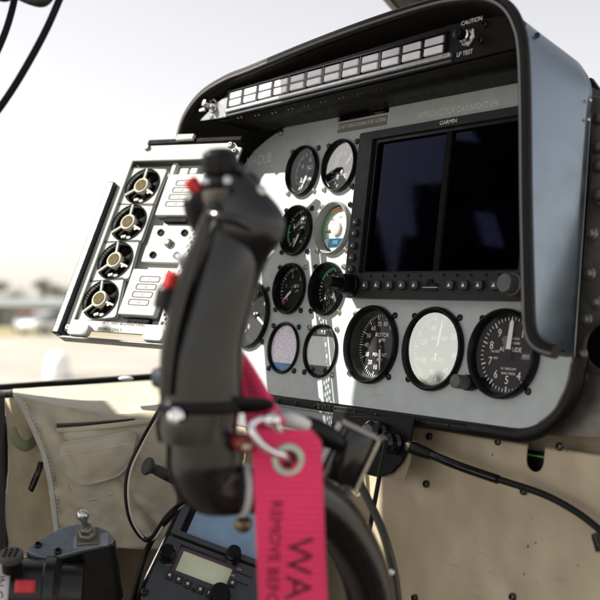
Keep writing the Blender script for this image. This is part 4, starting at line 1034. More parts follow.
# ------------------------------------------------------------------ canvas bag below the window sill
BZ = 1.2
BF = camframe(95, 480, BZ)
def bp_(x, y, z): return BF.at(x, y, z)
def canvas(name, c0, c1):
    m = bpy.data.materials.new(name); m.use_nodes = True
    N = m.node_tree.nodes; L = m.node_tree.links; p = N['Principled BSDF']; p.inputs['Roughness'].default_value = .85; p.inputs['Sheen Weight'].default_value = .2
    tc = N.new('ShaderNodeTexCoord')
    nz = N.new('ShaderNodeTexNoise'); nz.inputs['Scale'].default_value = 26; nz.inputs['Detail'].default_value = 9; L.new(tc.outputs['Object'], nz.inputs['Vector'])
    cr = N.new('ShaderNodeValToRGB'); cr.color_ramp.elements[0].position = .3; cr.color_ramp.elements[1].position = .7
    cr.color_ramp.elements[0].color = c0 + (1,); cr.color_ramp.elements[1].color = c1 + (1,)
    L.new(nz.outputs['Fac'], cr.inputs[0]); L.new(cr.outputs[0], p.inputs['Base Color'])
    w1_ = N.new('ShaderNodeTexWave'); w1_.bands_direction = 'X'; w1_.inputs['Scale'].default_value = 420; w1_.inputs['Distortion'].default_value = 1; L.new(tc.outputs['Object'], w1_.inputs['Vector'])
    w2_ = N.new('ShaderNodeTexWave'); w2_.bands_direction = 'Y'; w2_.inputs['Scale'].default_value = 420; w2_.inputs['Distortion'].default_value = 1; L.new(tc.outputs['Object'], w2_.inputs['Vector'])
    mu = N.new('ShaderNodeMath'); mu.operation = 'ADD'; L.new(w1_.outputs['Fac'], mu.inputs[0]); L.new(w2_.outputs['Fac'], mu.inputs[1])
    b = N.new('ShaderNodeBump'); b.inputs['Strength'].default_value = .22; b.inputs['Distance'].default_value = .0005; L.new(mu.outputs[0], b.inputs['Height']); L.new(b.outputs[0], p.inputs['Normal'])
    return m
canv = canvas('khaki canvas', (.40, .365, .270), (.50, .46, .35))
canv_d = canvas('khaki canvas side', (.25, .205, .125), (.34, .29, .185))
trim_c = canvas('grey trim tape', (.36, .36, .32), (.46, .46, .42))
bag = thing('canvas_bag', 'khaki canvas satchel with flap and pocket hanging under the window', 'bag', BF)
Lx = [(384, 12), (390, 13), (397, 15.5), (410, 23), (424, 30), (440, 37), (453, 42), (470, 46.5), (486, 49.5), (510, 52.5), (530, 55), (560, 58), (585, 60)]
def left_x(y):
    for (a, xa_), (b, xb_) in zip(Lx, Lx[1:]):
        if y <= b: return xa_ + (xb_ - xa_) * max(0, (y - a)) / (b - a)
    return Lx[-1][1]
def fold_y(x): return 397 + 21 * math.sin(min(1, max(0, (x - 14) / 120)) * PI / 2) - 5 * max(0, (x - 110) / 60)
rows = []; NXB = 60
FOLDS = [(50, 428, 74, 468, 4.5, .0042), (58, 492, 108, 518, 5, .0040), (118, 488, 152, 532, 5, .0045), (78, 411, 142, 403, 4, .0035), (62, 520, 96, 536, 4, .003), (134, 446, 168, 476, 4.5, .0038), (30, 418, 60, 424, 4, .0035), (90, 428, 128, 424, 3.5, .0028), (140, 500, 170, 512, 4, .0035)]
def fold(x, y):
    t = 0
    for x0_, y0_, x1_, y1_, w_, a_ in FOLDS:
        dx, dy = x1_ - x0_, y1_ - y0_; l2 = dx * dx + dy * dy; k = ((x - x0_) * dx + (y - y0_) * dy) / l2; d_ = ((x - x0_) * dy - (y - y0_) * dx) / math.sqrt(l2)
        e_ = max(0, 1 - max(0, -k, k - 1) * 2.2)
        t += a_ * e_ * e_ * (math.exp(-(d_ / w_) ** 2) - .6 * math.exp(-((d_ - w_ * 1.6) / w_) ** 2))
    return t
def bulge(x, y):
    return fold(x, y) + .010 * math.sin(max(0, min(1, (x - 20) / 150)) * PI) * math.sin(max(0, min(1, (y - 395) / 140)) * PI) + .0030 * noise.noise(Vector((x / 30, y / 18, 1))) + .0015 * noise.noise(Vector((x / 13, y / 6 + x / 25, 5)))
VR = [-1, -.8, -.6, -.4, -.2, -.08, 0, .03, .06] + [.06 + .94 * k / 40 for k in range(1, 41)]
for v in VR:
    row = []
    for k in range(NXB + 1):
        s_ = k / NXB
        if v <= 0:
            x = 13 + (178 - 13) * s_; fy = fold_y(x); by = 391 - 9 * s_
            y = fy + (by - fy) * (-v); z = BZ - .010 + .13 * (-v) ** .9
        else:
            y0 = 400 + (545 - 400) * v; lx = left_x(y0); x = lx + (178 - lx) * s_; fy = fold_y(x); y = fy + (548 - fy) * v
            lx = left_x(y); x = lx + (178 - lx) * s_; z = BZ - .010 - .012 * math.sin(min(1, v * 6) * PI / 2)
        z -= bulge(x, y)
        row.append(bp_(x, y, z))
    rows.append(row)
MB().grid(rows).build('flap', canv, bag, solid=.003, angle=70)
tp_ = MB(); tp_.tube([bp_(left_x(y) + 1.5, y, BZ - .026 - bulge(left_x(y), y)) for y in (398, 410, 424, 440, 453, 470, 486, 510, 530, 555)], .0046, 10, 5, flat=.45); tp_.build('edge_tape', trim_c, bag)
# pocket with flap
pk = [(59, 446), (95, 439), (132, 432.5), (133, 448), (130, 462), (120, 474), (105, 480), (84, 484.5), (72, 479), (64.5, 468)]
pc = Vector((96, 458))
prow = []
pkS = [Vector((p.x, p.y)) for p in smooth_pts([(x, y, 0) for x, y in pk], 4, True)]
for f_ in (1.0, .985, .96, .9, .8, .7, .6, .5, .4, .3, .2, .1, .01):
    prow.append([bp_(pc.x + (q.x - pc.x) * f_, pc.y + (q.y - pc.y) * f_, BZ - .022 - bulge(pc.x + (q.x - pc.x) * f_, pc.y + (q.y - pc.y) * f_) * (f_ if f_ < .98 else 1) - bulge(pc.x, pc.y) * (1 - f_ if f_ < .98 else 0) - (.0125 if f_ < .99 else 0) - .007 * (1 - f_ * f_) - .004 * max(0, (q.y - 455) / 30) * f_ - .0012 * f_ * noise.noise(Vector((q.x / 14, q.y / 9, f_ * 3)))) for q in pkS])
MB().rings(prow, True).build('pocket_flap', canv, bag, angle=70)
MB().tube([bp_(q.x, q.y, BZ - .0345 - bulge(q.x, q.y) - .004 * max(0, (q.y - 455) / 30)) for q in pkS], .0013, 8, 1, closed=True).build('pocket_piping', trim_c, bag)
st = MB()
for i in range(0):
    a = i / 23; x = 62 + 68 * a; y = 455 - 11.5 * a
    st.bar(bp_(x, y, BZ - .0385 - bulge(x, y)), bp_(x + 1.7, y - .3, BZ - .0385 - bulge(x, y)), .0007, .0007)
for i in range(40):
    y = 402 + i * 3.8; x = left_x(y) + 5.5; z = BZ - .0285 - bulge(x, y)
    st.bar(bp_(x, y, z), bp_(left_x(y + 2.2) + 5.5, y + 2.2, z), .0006, .0006)
st.build('stitching', cream_ink, bag)
st = MB()
for i in range(24):
    a = i / 23; x = 63 + 66 * a; y = 455 - 11.5 * a; q0 = bp_(x, y, BZ - .0425 - bulge(pc.x, pc.y)); q1 = bp_(x + 1.7, y - .3, BZ - .0425 - bulge(pc.x, pc.y))
    st.bar(q0, q1, .0007, .0007)
st.build('pocket_stitching', cream_ink, bag)
zp = [(57, 424), (80, 423), (110, 420), (135, 417), (160, 413.5), (175, 411)]
MB().tube([bp_(x, y + 2, BZ - .0235 - bulge(x, y)) for x, y in zp[:4]], [.0036, .0034, .0026, .0012], 10, 5, flat=.6).build('zip', mat('dark zip', (.035, .032, .026), .5), bag)
MB().tube([bp_(x, y + 6, BZ - .0250 - bulge(x, y + 5)) for x, y in zp], .0030, 8, 5).build('zip_welt', canv, bag)
sm = MB()
for xs_ in ((136, 432, 133, 535), (140, 432, 137, 535)):
    sm.tube([bp_(xs_[0] + (xs_[2] - xs_[0]) * k / 7, xs_[1] + (xs_[3] - xs_[1]) * k / 7, BZ - .0225 - bulge(xs_[0] + (xs_[2] - xs_[0]) * k / 7, xs_[1] + (xs_[3] - xs_[1]) * k / 7)) for k in range(8)], .0012, 8, 3)
sm.build('seam', trim_c, bag)
pkb = [(66, 470), (70, 492), (84, 500), (108, 495), (124, 486), (129, 470)]
sm = MB(); sm.tube([bp_(x, y, BZ - .0235 - bulge(x, y)) for x, y in pkb], .0020, 8, 5); sm.build('pocket_edge', canv, bag)
gs = []
for y in range(398, 600, 8):
    gs.append([bp_(9 + (left_x(y) + 8 - 9) * k / 8 + (1.5 * math.sin(y / 17) if k < 3 else 0), y, BZ + .06 - .052 * math.sin(k / 8 * PI / 2) + .004 * noise.noise(Vector((k / 2, y / 14, 2)))) for k in range(9)])
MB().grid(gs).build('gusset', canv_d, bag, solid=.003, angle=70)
MB().tube([bp_(12, 430, BZ), bp_(17, 441, BZ - .012), bp_(26, 446, BZ - .014), bp_(34, 441, BZ - .006)], .0065, 10, 5, flat=.4).build('strap', canvas('green strap', (.12, .13, .07), (.17, .18, .10)), bag)
MB().tube([bp_(41, 462, BZ - .020), bp_(37, 476, BZ - .024), bp_(31, 490, BZ - .022), bp_(34, 481, BZ - .022), bp_(41, 466, BZ - .020)], .0032, 10, 5).build('buckle', black_gloss, bag)
# inner cabin wall behind the bag, door side at the far left, sill, floor
wl = structure(MB().prism([(-.30, -.32), (.34, -.32), (.34, .0), (.22, .017), (-.30, -.016)], -.01, .0, None).build('side_wall', mat('brown cabin lining', (.12, .095, .055), .7, var=.3, scale=12, bump=.2, bscale=300), None, camframe(95, 396, 1.36)))
wl['kind'] = 'structure'
SF2 = camframe(80, 383, 1.4)
sill = thing('window_sill', 'black window sill bar crossing behind the bag under the bright apron', 'window sill', SF2)
MB().bar(SF2.at(-60, 391.5, 1.42), SF2.at(240, 370.5, 1.42), .02, .0078, (0, 1, 0)).build('bar', rubber, sill, bevel=.002)
MB().bar(SF2.at(-60, 397.5, 1.42), SF2.at(240, 376.5, 1.42), .02, .004, (0, 1, 0)).build('lower_trim', mat('brown trim', (.09, .065, .04), .5), sill)
MB().ball(SF2.at(126, 378.6, 1.40), .010, (1, .33, .4)).build('white_cap', white_paint, sill)
dr = thing('door_lining', 'black door lining at the far left edge beside the bag', 'door lining', camframe(5, 480, 1.28))
dF = camframe(5, 480, 1.28)
MB().prism([(p.x, p.y) for p in (dF.at(-40, 392, 1.28), dF.at(8, 393, 1.28), dF.at(12, 420, 1.28), dF.at(16, 520, 1.28), dF.at(18, 640, 1.28), dF.at(-40, 640, 1.28))], -.03, .0).build('panel', mat('black lining', (.012, .012, .013), .6), dr, bevel=.004)
MB().tube([dF.at(14, 400, 1.26), dF.at(6, 425, 1.26), dF.at(5, 460, 1.26), dF.at(8, 520, 1.26), dF.at(9, 560, 1.26)], .0028, 10, 5).build('piping', rubber, dr)
fl_o = structure(MB().box(0, 0, 0, 1.8, .02, 2.6).build('cabin_floor', mat('dark cabin floor', (.035, .028, .02), .7), None, Frame(cw(-.15, .54, .72), CX, CU, -CF)))
# push knob and dark grommet in front of the bag's right end
kf = camframe(150, 467, 1.12)
kn = thing('push_knob', 'small grey push knob on a shaft in front of the bag', 'knob', kf)
MB().lathe([(.0092, .0), (.0098, .002), (.0092, .004), (.0070, .006), (.0052, .010), (.0060, .018), (.0062, .024)], 24, kf.at(146, 465.5, 1.115), Vector((.75, -.42, -.5))).build('cap', mat('dark grey rubber', (.05, .05, .05), .6, spec=.2), kn, angle=28)
MB().cyl(kf.at(157, 472, 1.13), kf.at(178, 483, 1.16), .0042, n=14).build('shaft', black_plastic, kn)
# cord loops beside the stick
o, F = wire('loop_cord', 'black cord with pale edge looping down in front of the bag', [(168, 398, 1.02), (155, 418, 1.03), (140, 445, 1.04), (129, 470, 1.04), (126.5, 495, 1.04), (131, 520, 1.04), (143, 538, 1.04), (153, 537, 1.03), (166, 518, 1.02), (182, 503, 1.0), (200, 492, .98)], .0026)
MB().tube([F.at(x + 1.8, y + .8, z - .002) for x, y, z in ((168, 398, 1.02), (155, 418, 1.03), (140, 445, 1.04), (129, 470, 1.04), (126.5, 495, 1.04), (131, 520, 1.04), (143, 538, 1.04), (153, 537, 1.03), (166, 518, 1.02), (182, 503, 1.0))], .0011, 8, 8).build('pale_edge', mat('cream sheath', (.55, .5, .42), .5), o)
wire('drop_cord', 'straight black cord dropping to the floor beside the radio', [(176, 512, 1.0), (160, 528, 1.03), (148, 548, 1.05), (139, 575, 1.05), (132, 605, 1.05), (126, 650, 1.05)], .0029)

# ------------------------------------------------------------------ collective lever switch box, lower left
CFm = tilted(75, 540, .95, (.975, -.06, .10), (-.02, .62, -.78))
col = thing('switch_box', 'black switch box with blue grey top plate and a metal toggle, at the lower left', 'switch box', CFm)
def cp(x, y, w=0.): q = CFm.hit(x, y, w); return (q.x, q.y)
plate_px = [(27.5, 550), (33, 544), (48, 534.5), (62, 528), (74, 524.5), (88, 524.5), (102, 528), (111, 533.5), (114, 539), (110, 543.5), (96, 547), (80, 550.5), (62, 555.5), (50, 557.5), (38, 556.5)]
pp_ = [(p.x, p.y) for p in smooth_pts([(*cp(*q), 0) for q in plate_px], 3, True)]
MB().prism(pp_, -.002, .0).build('top_plate', mat('blue grey plate', (.20, .23, .27), .32, .35, var=.1), col, bevel=.0006)
cxp = sum(p[0] for p in pp_) / len(pp_); cyp = sum(p[1] for p in pp_) / len(pp_)
MB().prism([(cxp + (x - cxp) * 1.035, cyp + (y - cyp) * 1.05) for x, y in pp_], -.085, -.0023).build('body', mat('satin black alloy', (.014, .014, .015), .28, .2, bump=.05), col, bevel=.003, seg=3)
for q in ((38, 545.5), (58, 552), (94, 531.5)): x, y = cp(*q); screw(col, x, y, 0, black_gloss, 1.1)
x, y = cp(88, 538.5)
MB().box(x, y, .002, .020, .018, .004).lathe([(.0085, .004), (.0085, .009), (.0068, .010), (.0062, .015), (.0050, .016)], 6, (x, y, 0)).build('toggle_base', mat('olive steel', (.22, .21, .18), .35, .7), col, bevel=.0006)
MB().tube([(x, y, .014), (x - .001, y + .001, .022), (x - .0015, y + .002, .026)], [.0028, .0030, .0042], 14, 4).ball((x - .0015, y + .002, .0285), .0056, (1, .9, 1)).build('toggle_lever', steel, col)
x, y = cp(68, 541); MB().box(x + .02, y - .002, .0003, .03, .014, .0006).build('worn_patch', mat('worn patch', (.33, .36, .40), .35, .3), col)
lv = camframe(18, 575, .92)
lev = thing('collective_lever', 'black lever tube with ribbed knob, red tag and white collar at the lower left corner', 'lever', lv)
axd = Vector((1, -.06, -.15)).normalized()
c0 = lv.at(-25, 590, .93); 
MB().lathe([(.031, 0), (.031, .026), (.030, .028)], 36, lv.at(-20, 592.5, .93), axd).build('white_collar', mat('white collar', (.70, .70, .69), .4), lev)
MB().lathe([(.0285, 0), (.0285, .026), (.031, .028), (.0315, .036), (.029, .038), (.0255, .042), (.0255, .06)], 36, lv.at(12, 591, .93), axd).build('sleeve', mat('satin black alloy', (.014, .014, .015)), lev, angle=25)
kx = lv.at(12, 566, .905)
MB().lathe([(.0085, -.004), (.0085, .006)], 20, kx, (0, 1, .35)).build('knob_stem', rubber, lev)
kk = MB(); kk.lathe([(.0098, .006), (.0106, .007), (.0106, .0115), (.0095, .0128), (.003, .013)], 30, kx, (0, 1, .35)); kb = kk.build('knob', mat('grey brown knob', (.060, .056, .050), .5), lev, angle=28)
r_ = MB(); a_ = Vector((0, 1, .35)).normalized(); b_ = Vector((1, 0, 0)); c_ = a_.cross(b_)
for i in range(-1, 2):
    for j in range(-1, 2): r_.ball(kx + a_ * .0131 + b_ * i * .0045 + c_ * j * .0045, .0014, n=8)
r_.build('studs', black_plastic, kb)
rt_ = MB(); NN = 8
secs = []
base = lv.at(12, 591, .93)
up_ = Vector((.0, 1, 0)); up_ = (up_ - axd * up_.dot(axd)).normalized(); ou = axd.cross(up_)
if ou.z < 0: ou = -ou
rws = []
for i in range(7):
    a = R_(12 + 22 * i / 6); dv = (ou * math.cos(a) + up_ * math.sin(a)) * .0290
    rws.append([base + axd * (.0045 + .017 * k / 4) + dv for k in range(5)])
rt_.grid(rws); rt_.build('red_tag', mat('red tag', (.62, .03, .04), .5), lev, solid=.0004)
tx = MB(); tx.text('IN C', .0095, 0, 0, 0, R_(-90), 'LEFT')
base2 = lv.at(-20, 592.5, .93)
for v in tx.b.verts:
    s_ = v.co.y / .031; a = R_(42) + s_; v.co = base2 + axd * (.019 + v.co.x) + (ou * math.cos(a) + up_ * math.sin(a)) * .0313
tx.build('collar_lettering', black_ink, lev)

# ------------------------------------------------------------------ radio console between the knees
RC = tilted(205, 570, 1.06, (.94, .33, -.10), (-.33, .75, -.58))
def cq(x, y, w=0.): q = RC.hit(x, y, w); return (q.x, q.y)
rad = thing('radio_console', 'dark grey radio stack tilted upward with a pale green display and small buttons', 'radio', RC)
rad_m = mat('radio grey', (.050, .055, .063), .42, bump=.15, bscale=2200, var=.1)
lcd = [cq(183, 549.8), cq(234, 568), cq(225.3, 590), cq(174.4, 570.4)]
lx0 = (lcd[0][0] + lcd[3][0]) / 2; lx1 = (lcd[1][0] + lcd[2][0]) / 2; ly1 = (lcd[0][1] + lcd[1][1]) / 2; ly0 = (lcd[2][1] + lcd[3][1]) / 2
sc4 = [cq(194, 513), cq(186, 533.6), cq(232, 551)]
X0 = cq(160, 556)[0]; X1 = lx1 + .056
ysp = (cq(180, 540)[1] + cq(236, 561)[1]) / 2
# lower unit
MB().plate(rrect(X0, ly0 - .040, X1, ysp - .001, .002), [rrect(lx0 - .004, ly0 - .002, lx1 + .002, ly1 + .003, .001)], -.02, .004).build('lower_face', rad_m, rad, bevel=.0008)
MB().prism([(lx0 - .004, ly0 - .002), (lx1 + .002, ly0 - .002), (lx1 + .002, ly1 + .003), (lx0 - .004, ly1 + .003)], -.004, -.002).build('display_surround', mat('mauve surround', (.16, .10, .13), .4), rad)
MB().prism([(lx0 + .001, ly0 + .001), (lx1 - .001, ly0 + .001), (lx1 - .001, ly1 - .001), (lx0 + .001, ly1 - .001)], -.002, -.001).build('pale_display', mat('pale green display', (.80, .87, .60), .22, var=.06, scale=18), rad)
# upper unit with its screen
sy0 = cq(186, 533.6)[1]; sx0_ = cq(190, 524)[0]
MB().plate(rrect(X0 + .001, ysp + .001, X1 + .004, sy0 + .085, .002), [rrect(sx0_ - .006, sy0 - .002, X1 - .002, sy0 + .080, .001)], -.02, .007).build('upper_face', rad_m, rad, bevel=.0008)
MB().prism([(sx0_ - .007, sy0 - .003), (X1, sy0 - .003), (X1, sy0 + .081), (sx0_ - .007, sy0 + .081)], -.006, -.005).build('screen_surround', black_plastic, rad)
MB().prism([(sx0_, sy0), (X1 - .004, sy0), (X1 - .004, sy0 + .078), (sx0_, sy0 + .078)], -.005, -.0038).build('upper_screen', mat('blue grey screen', (.24, .38, .56), .10, spec=.9, var=.12, scale=40, rvar=.03), rad)  # blue reflection put into the screen's base colour
def rknob(x, y, r, h, w=.004):
    MB().lathe([(r, w), (r, w + h * .5), (r * .9, w + h * .55), (r * .88, w + h * .95), (r * .75, w + h), (r * .2, w + h)], 24, (x, y, 0)).build('knob', black_plastic, rad, angle=28)
x, y = cq(167, 558); rknob(x, y, .0082, .017)
x, y = cq(173, 564); 
x, y = cq(233, 558, .007); rknob(x, y, .0078, .018, .007)
x, y = cq(219, 600); rknob(x, y, .0105, .020)
for q in ((169.5, 577.5), (178.5, 581.5), (187.5, 586), (200, 591.5), (209, 595), (232, 585), (172.5, 561)):
    x, y = cq(*q); bt = MB().prism(rrect(x - .0036, y - .0038, x + .0036, y + .0038, .001, 3), .003, .0068).build('button', btn_m, rad, bevel=.0008)
    MB().box(x, y, .0070, .0024, .0026, .0003).build('button_mark', grey_ink, bt)
x, y = cq(193, 592); MB().ball((x, y, .0045), .002, (1, 1, .5)).build('led', black_gloss, rad)
x, y = cq(144.5, 594); screw(rad, x, y, .004, black_gloss, 1.2)
m = MB()
for t, q, s_ in (('PWR', (172, 549), .0032), ('VFR', (232, 577), .003), ('CLR', (239, 571), .003)):
    x, y = cq(*q); m.text(t, s_, x, y, .0043)
x, y = cq(168, 566); m.text('ALT', .003, x, y, .0043)
m.build('lettering', grey_ink, rad)
x, y = cq(243, 576); m = MB(); m.box(x, y, .0043, .018, .0012, .0006).box(x - .001, y - .009, .0043, .018, .0012, .0006); m.build('card_slots', black_gloss, rad)
MB().prism([(X0 - .012, ly0 - .11), (X1 + .01, ly0 - .11), (X1 + .01, sy0 + .088), (X0 - .006, sy0 + .088)], -.11, -.021)  .build('stack_body', black_plastic, rad, bevel=.003)
MB().prism([(X0 - .010, ly0 - .10), (X1, ly0 - .10), (X1, ly0 - .042), (X0 - .010, ly0 - .042)], -.02, .002).build('blank_face', black_plastic, rad, bevel=.001)

# ------------------------------------------------------------------ cables at the top left, windshield post, added sun blocker
o, F = wire('headset_cord', 'thicker black cord sweeping down from the top edge to the left edge', [(68, -22, .9), (58, 3, .9), (46, 30, .9), (30, 60, .9), (12, 90, .9), (-8, 118, .9), (-30, 142, .9)], .0031, mat('cord black', (.006, .006, .008), .5, spec=.15))
wire('headset_cord', 'short black cord cutting the top left corner', [(18, -20, .92), (13, 6, .92), (6, 30, .92), (-4, 54, .92), (-16, 78, .92)], .0030, MATS['cord black'])
hk = thing('cord_clip', 'dark rounded cord clip at the top edge beside the cords', 'clip', camframe(36, 0, .9))
hF = camframe(36, 0, .9)
MB().tube([hF.at(14, -6, .9), hF.at(24, -1, .9), hF.at(34, 0, .9), hF.at(44, 0, .9), hF.at(54, -8, .9)], [.0028, .0030, .0052, .0055, .003], 14, 5).ball(hF.at(4, -3, .9), .0042, (1.8, 1, 1)).build('clip_body', mat('clip brown black', (.016, .013, .011), .45), hk)
wpF = camframe(410, 0, 1.5)
wp = thing('windshield_post', 'dark windshield centre post rising behind the hood at the top edge', 'windshield post', wpF)
MB().bar(wpF.at(352, -62, 1.44), wpF.at(440, 42, 1.56), .040, .03, (0, 0, 1)).build('post', mat('post brown black', (.030, .026, .021), .45, var=.2), wp, bevel=.004)
MB().bar(wpF.at(371, -66, 1.435), wpF.at(458, 38, 1.555), .006, .035, (0, 0, 1)).build('edge_strip', mat('post grey strip', (.12, .13, .14), .4), wp, bevel=.001)
# added roof strip, out of view: cut to shade the right half of the panel
def blocker_pt(u, v, h):
    p = PAN.M @ Vector((u, v, 0)); return p + SUN_TO * ((h - p.z) / SUN_TO.z)
RH = EYE.z + .47
e1, e2 = blocker_pt(-.117, .041, RH), blocker_pt(-.095, -.052, RH)
d = (e2 - e1).normalized()
if d.y < 0: d = -d
def edge_y(x): return e1.y + (x - e1.x) * (e2.y - e1.y) / (e2.x - e1.x)
pts = [(-.03, edge_y(-.03)), (-.60, edge_y(-.60)), (-.62, edge_y(-.62) + .02), (-1.0, edge_y(-1.0) + .02), (-1.0, edge_y(-1.0) - .40), (-.03, edge_y(-.03) - .42)]
print('ROOF', pts)
rb_ = MB(); rb_.prism(pts, RH, RH + .03)
structure(rb_.build('roof', mat('roof lining', (.05, .046, .04), .8), None))
# added dark slabs, out of view: gaps cut to shape dial and screen reflections
dk = mat('door lining black', (.012, .0115, .011), .6, spec=.2)
def slab(x, y0, y1, z0, z1): return MB().prism([(x, y0), (x + .03, y0), (x + .03, y1), (x, y1)], EYE.z + z0, EYE.z + z1)
def wall(name, pts): return structure(MB().prism([(y, EYE.z + h) for y, h in pts], -.86, -.83, lambda x, y, z: (z, x, y)).build(name, dk))
wall('door_wall', [(.97, -.75), (2.5, -.75), (2.5, -.05), (1.42, -.05), (1.36, .0), (1.20, -.03), (1.06, -.02), (.98, .06)])
wall('wall_beam', [(.80, .16), (1.04, .16), (1.16, .42), (.80, .42)])
wall('wall_beam', [(1.08, .17), (1.24, .16), (1.30, .40), (1.20, .42)])
wall('wall_beam', [(1.285, .155), (1.42, .10), (2.5, .10), (2.5, .33), (1.36, .33)])
structure(slab(-.86, -.3, 1.30, .17, .30).build('wall_beam', dk))
structure(slab(-.86, -.3, 1.24, .37, .50).build('wall_beam', dk))

# ------------------------------------------------------------------ outside: apron, cars, cone, trees
gm = bpy.data.materials.new('apron concrete'); gm.use_nodes = True
N = gm.node_tree.nodes; L = gm.node_tree.links; p = N['Principled BSDF']; p.inputs['Roughness'].default_value = .85
tc = N.new('ShaderNodeTexCoord'); nz = N.new('ShaderNodeTexNoise'); nz.inputs['Scale'].default_value = .25; nz.inputs['Detail'].default_value = 9; L.new(tc.outputs['Object'], nz.inputs['Vector'])
cr = N.new('ShaderNodeValToRGB'); cr.color_ramp.elements[0].color = (.27, .245, .21, 1); cr.color_ramp.elements[1].color = (.40, .37, .325, 1); cr.color_ramp.elements[0].position = .35; cr.color_ramp.elements[1].position = .68
L.new(nz.outputs['Fac'], cr.inputs[0]); L.new(cr.outputs[0], p.inputs['Base Color'])
g = MB(); g.face([(-3000, -3000, 0), (3000, -3000, 0), (3000, 3000, 0), (-3000, 3000, 0)])
structure(g.build('ground', gm))
gr = MB(); gr.face([(-400, 66, .004), (300, 66, .004), (300, 110, .004), (-400, 110, .004)])
structure(gr.build('grass_strip', mat('dry grass', (.24, .21, .10), .9, var=.25, scale=.6)))
def gpt(px_, py_):
    r = ray(px_, py_); k = -EYE.z / r.z; return EYE + r * k
def upright(p, rz=0.):
    return Frame(p, Vector((math.cos(rz), math.sin(rz), 0)), Vector((-math.sin(rz), math.cos(rz), 0)), Vector((0, 0, 1)))
def car(label, px_, py_, rz, body_m, roof_m):
    F = upright(gpt(px_, py_), rz); c = thing('parked_car', label, 'car', F, 'cars parked beyond the apron')
    prof = [(-2.1, .35), (-2.15, .7), (-1.95, .85), (-1.1, .95), (1.6, .98), (2.05, .9), (2.1, .4), (1.7, .28), (-1.7, .28)]
    MB().prism([(x, z) for x, z in prof], -.85, .85, lambda x, y, z: (z, x, y)).build('body', body_m, c, bevel=.08)
    cab = [(-1.15, .94), (-.45, 1.42), (1.0, 1.45), (1.65, .96)]
    MB().prism(cab, -.72, .72, lambda x, y, z: (z, x, y)).build('windows', mat('car glass', (.05, .06, .07), .08), c, bevel=.05)
    MB().prism([(-.5, 1.40), (-.4, 1.47), (.95, 1.50), (1.1, 1.43)], -.70, .70, lambda x, y, z: (z, x, y)).build('car_roof', roof_m, c, bevel=.03)
    for sx in (-.78, .78):
        for sy in (-1.3, 1.3):
            w_ = MB().cyl((sx - .1, sy, .32), (sx + .1, sy, .32), .32, n=20, bev=.03).build('wheel', rubber, c)
            MB().cyl((sx - .11, sy, .32), (sx + .11, sy, .32), .18, n=16).build('rim', alu, w_)
    for sx in (-.6, .6): MB().ball((sx, -2.1, .72), .13, (1.3, .5, .8), 10).build('headlight', white_paint, c)
car('pale car with a faded red roof parked beyond the apron at the left', 27, 331.5, R_(12), mat('silver car', (.30, .31, .33), .3, .3), mat('red car roof', (.46, .10, .07), .4))
car('white car parked right of the red roofed car', 46, 334, R_(-25), mat('white car', (.80, .80, .80), .3), MATS['white car'])
F = upright(gpt(58, 378.5)); mk = thing('marker_cone', 'white rounded apron marker just above the window sill', 'apron marker', F)
MB().lathe([(.30, 0), (.31, .05), (.30, .30), (.27, .48), (.18, .60), (.06, .65), (.01, .655)], 28).build('dome', mat('white marker', (.93, .93, .92), .6), mk)
MB().lathe([(.36, 0), (.36, .05), (.30, .06)], 28).build('base', mat('marker base', (.5, .5, .5), .6), mk)
F = upright(Vector((-34, 104, 0)), R_(4)); hg = thing('low_shed', 'long low blue grey shed behind the parked cars', 'shed', F)
MB().box(0, 0, 1.0, 34, 6, 2.0).build('wall', mat('shed wall', (.24, .26, .25), .8, var=.15, scale=.4), hg)
MB().prism([(-3.4, 1.95), (3.4, 1.95), (0, 2.7)], -17.3, 17.3, lambda x, y, z: (z, x, y)).build('roof', mat('shed roof', (.24, .26, .26), .8, spec=.1), hg)
for k in range(4): MB().box(-12 + 8 * k, -3.02, .9, 3.2, .06, 1.7).build('door', mat('shed door', (.12, .14, .15), .5), hg)
leaf_mats = [mat('leaf olive', (.085, .10, .035), .6, var=.3, scale=2), mat('leaf green', (.055, .085, .03), .6, var=.3, scale=2), mat('leaf dark', (.04, .06, .03), .6, var=.3, scale=2)]
def tree(label, x, y, h, r, mi):
    rnd = random.Random(int(x * 7 + y)); F = upright(Vector((x, y, 0)))
    t = thing('tree', label, 'tree', F, 'trees beyond the apron')
    tr = MB(); tr.tube([(0, 0, 0), (.06, .03, h * .3), (-.05, 0, h * .6), (0, 0, h * .85)], [h * .03, h * .024, h * .016, h * .006], 8, 3)
    for k in range(5):
        a = rnd.random() * 6.28; z = h * (.35 + .1 * k); tr.tube([(0, 0, z), (math.cos(a) * r * .4, math.sin(a) * r * .4, z + h * .1), (math.cos(a) * r * .7, math.sin(a) * r * .7, z + h * .16)], [h * .012, h * .008, h * .003], 6, 2)
    tr.build('trunk', mat('bark', (.10, .075, .05), .8), t)
    b = MB(); cl_ = [(rnd.gauss(0, r * .45), rnd.gauss(0, r * .45), h * rnd.uniform(.35, .95), r * rnd.uniform(.25, .5)) for _ in range(16)]
    for cx_, cy_, cz_, cr_ in cl_:
        for _ in range(70):
            d_ = Vector((rnd.gauss(0, 1), rnd.gauss(0, 1), rnd.gauss(0, 1))).normalized() * cr_ * rnd.random() ** .4
            c_ = Vector((cx_, cy_, cz_)) + d_; u = Vector((rnd.gauss(0, 1), rnd.gauss(0, 1), rnd.gauss(0, 1))).normalized(); w_ = u.orthogonal().normalized(); s_ = h * .035 * rnd.uniform(.6, 1.3)
            b.face([c_ - u * s_, c_ + w_ * s_ * .5, c_ + u * s_, c_ - w_ * s_ * .5])
    b.build('crown', leaf_mats[mi], t)
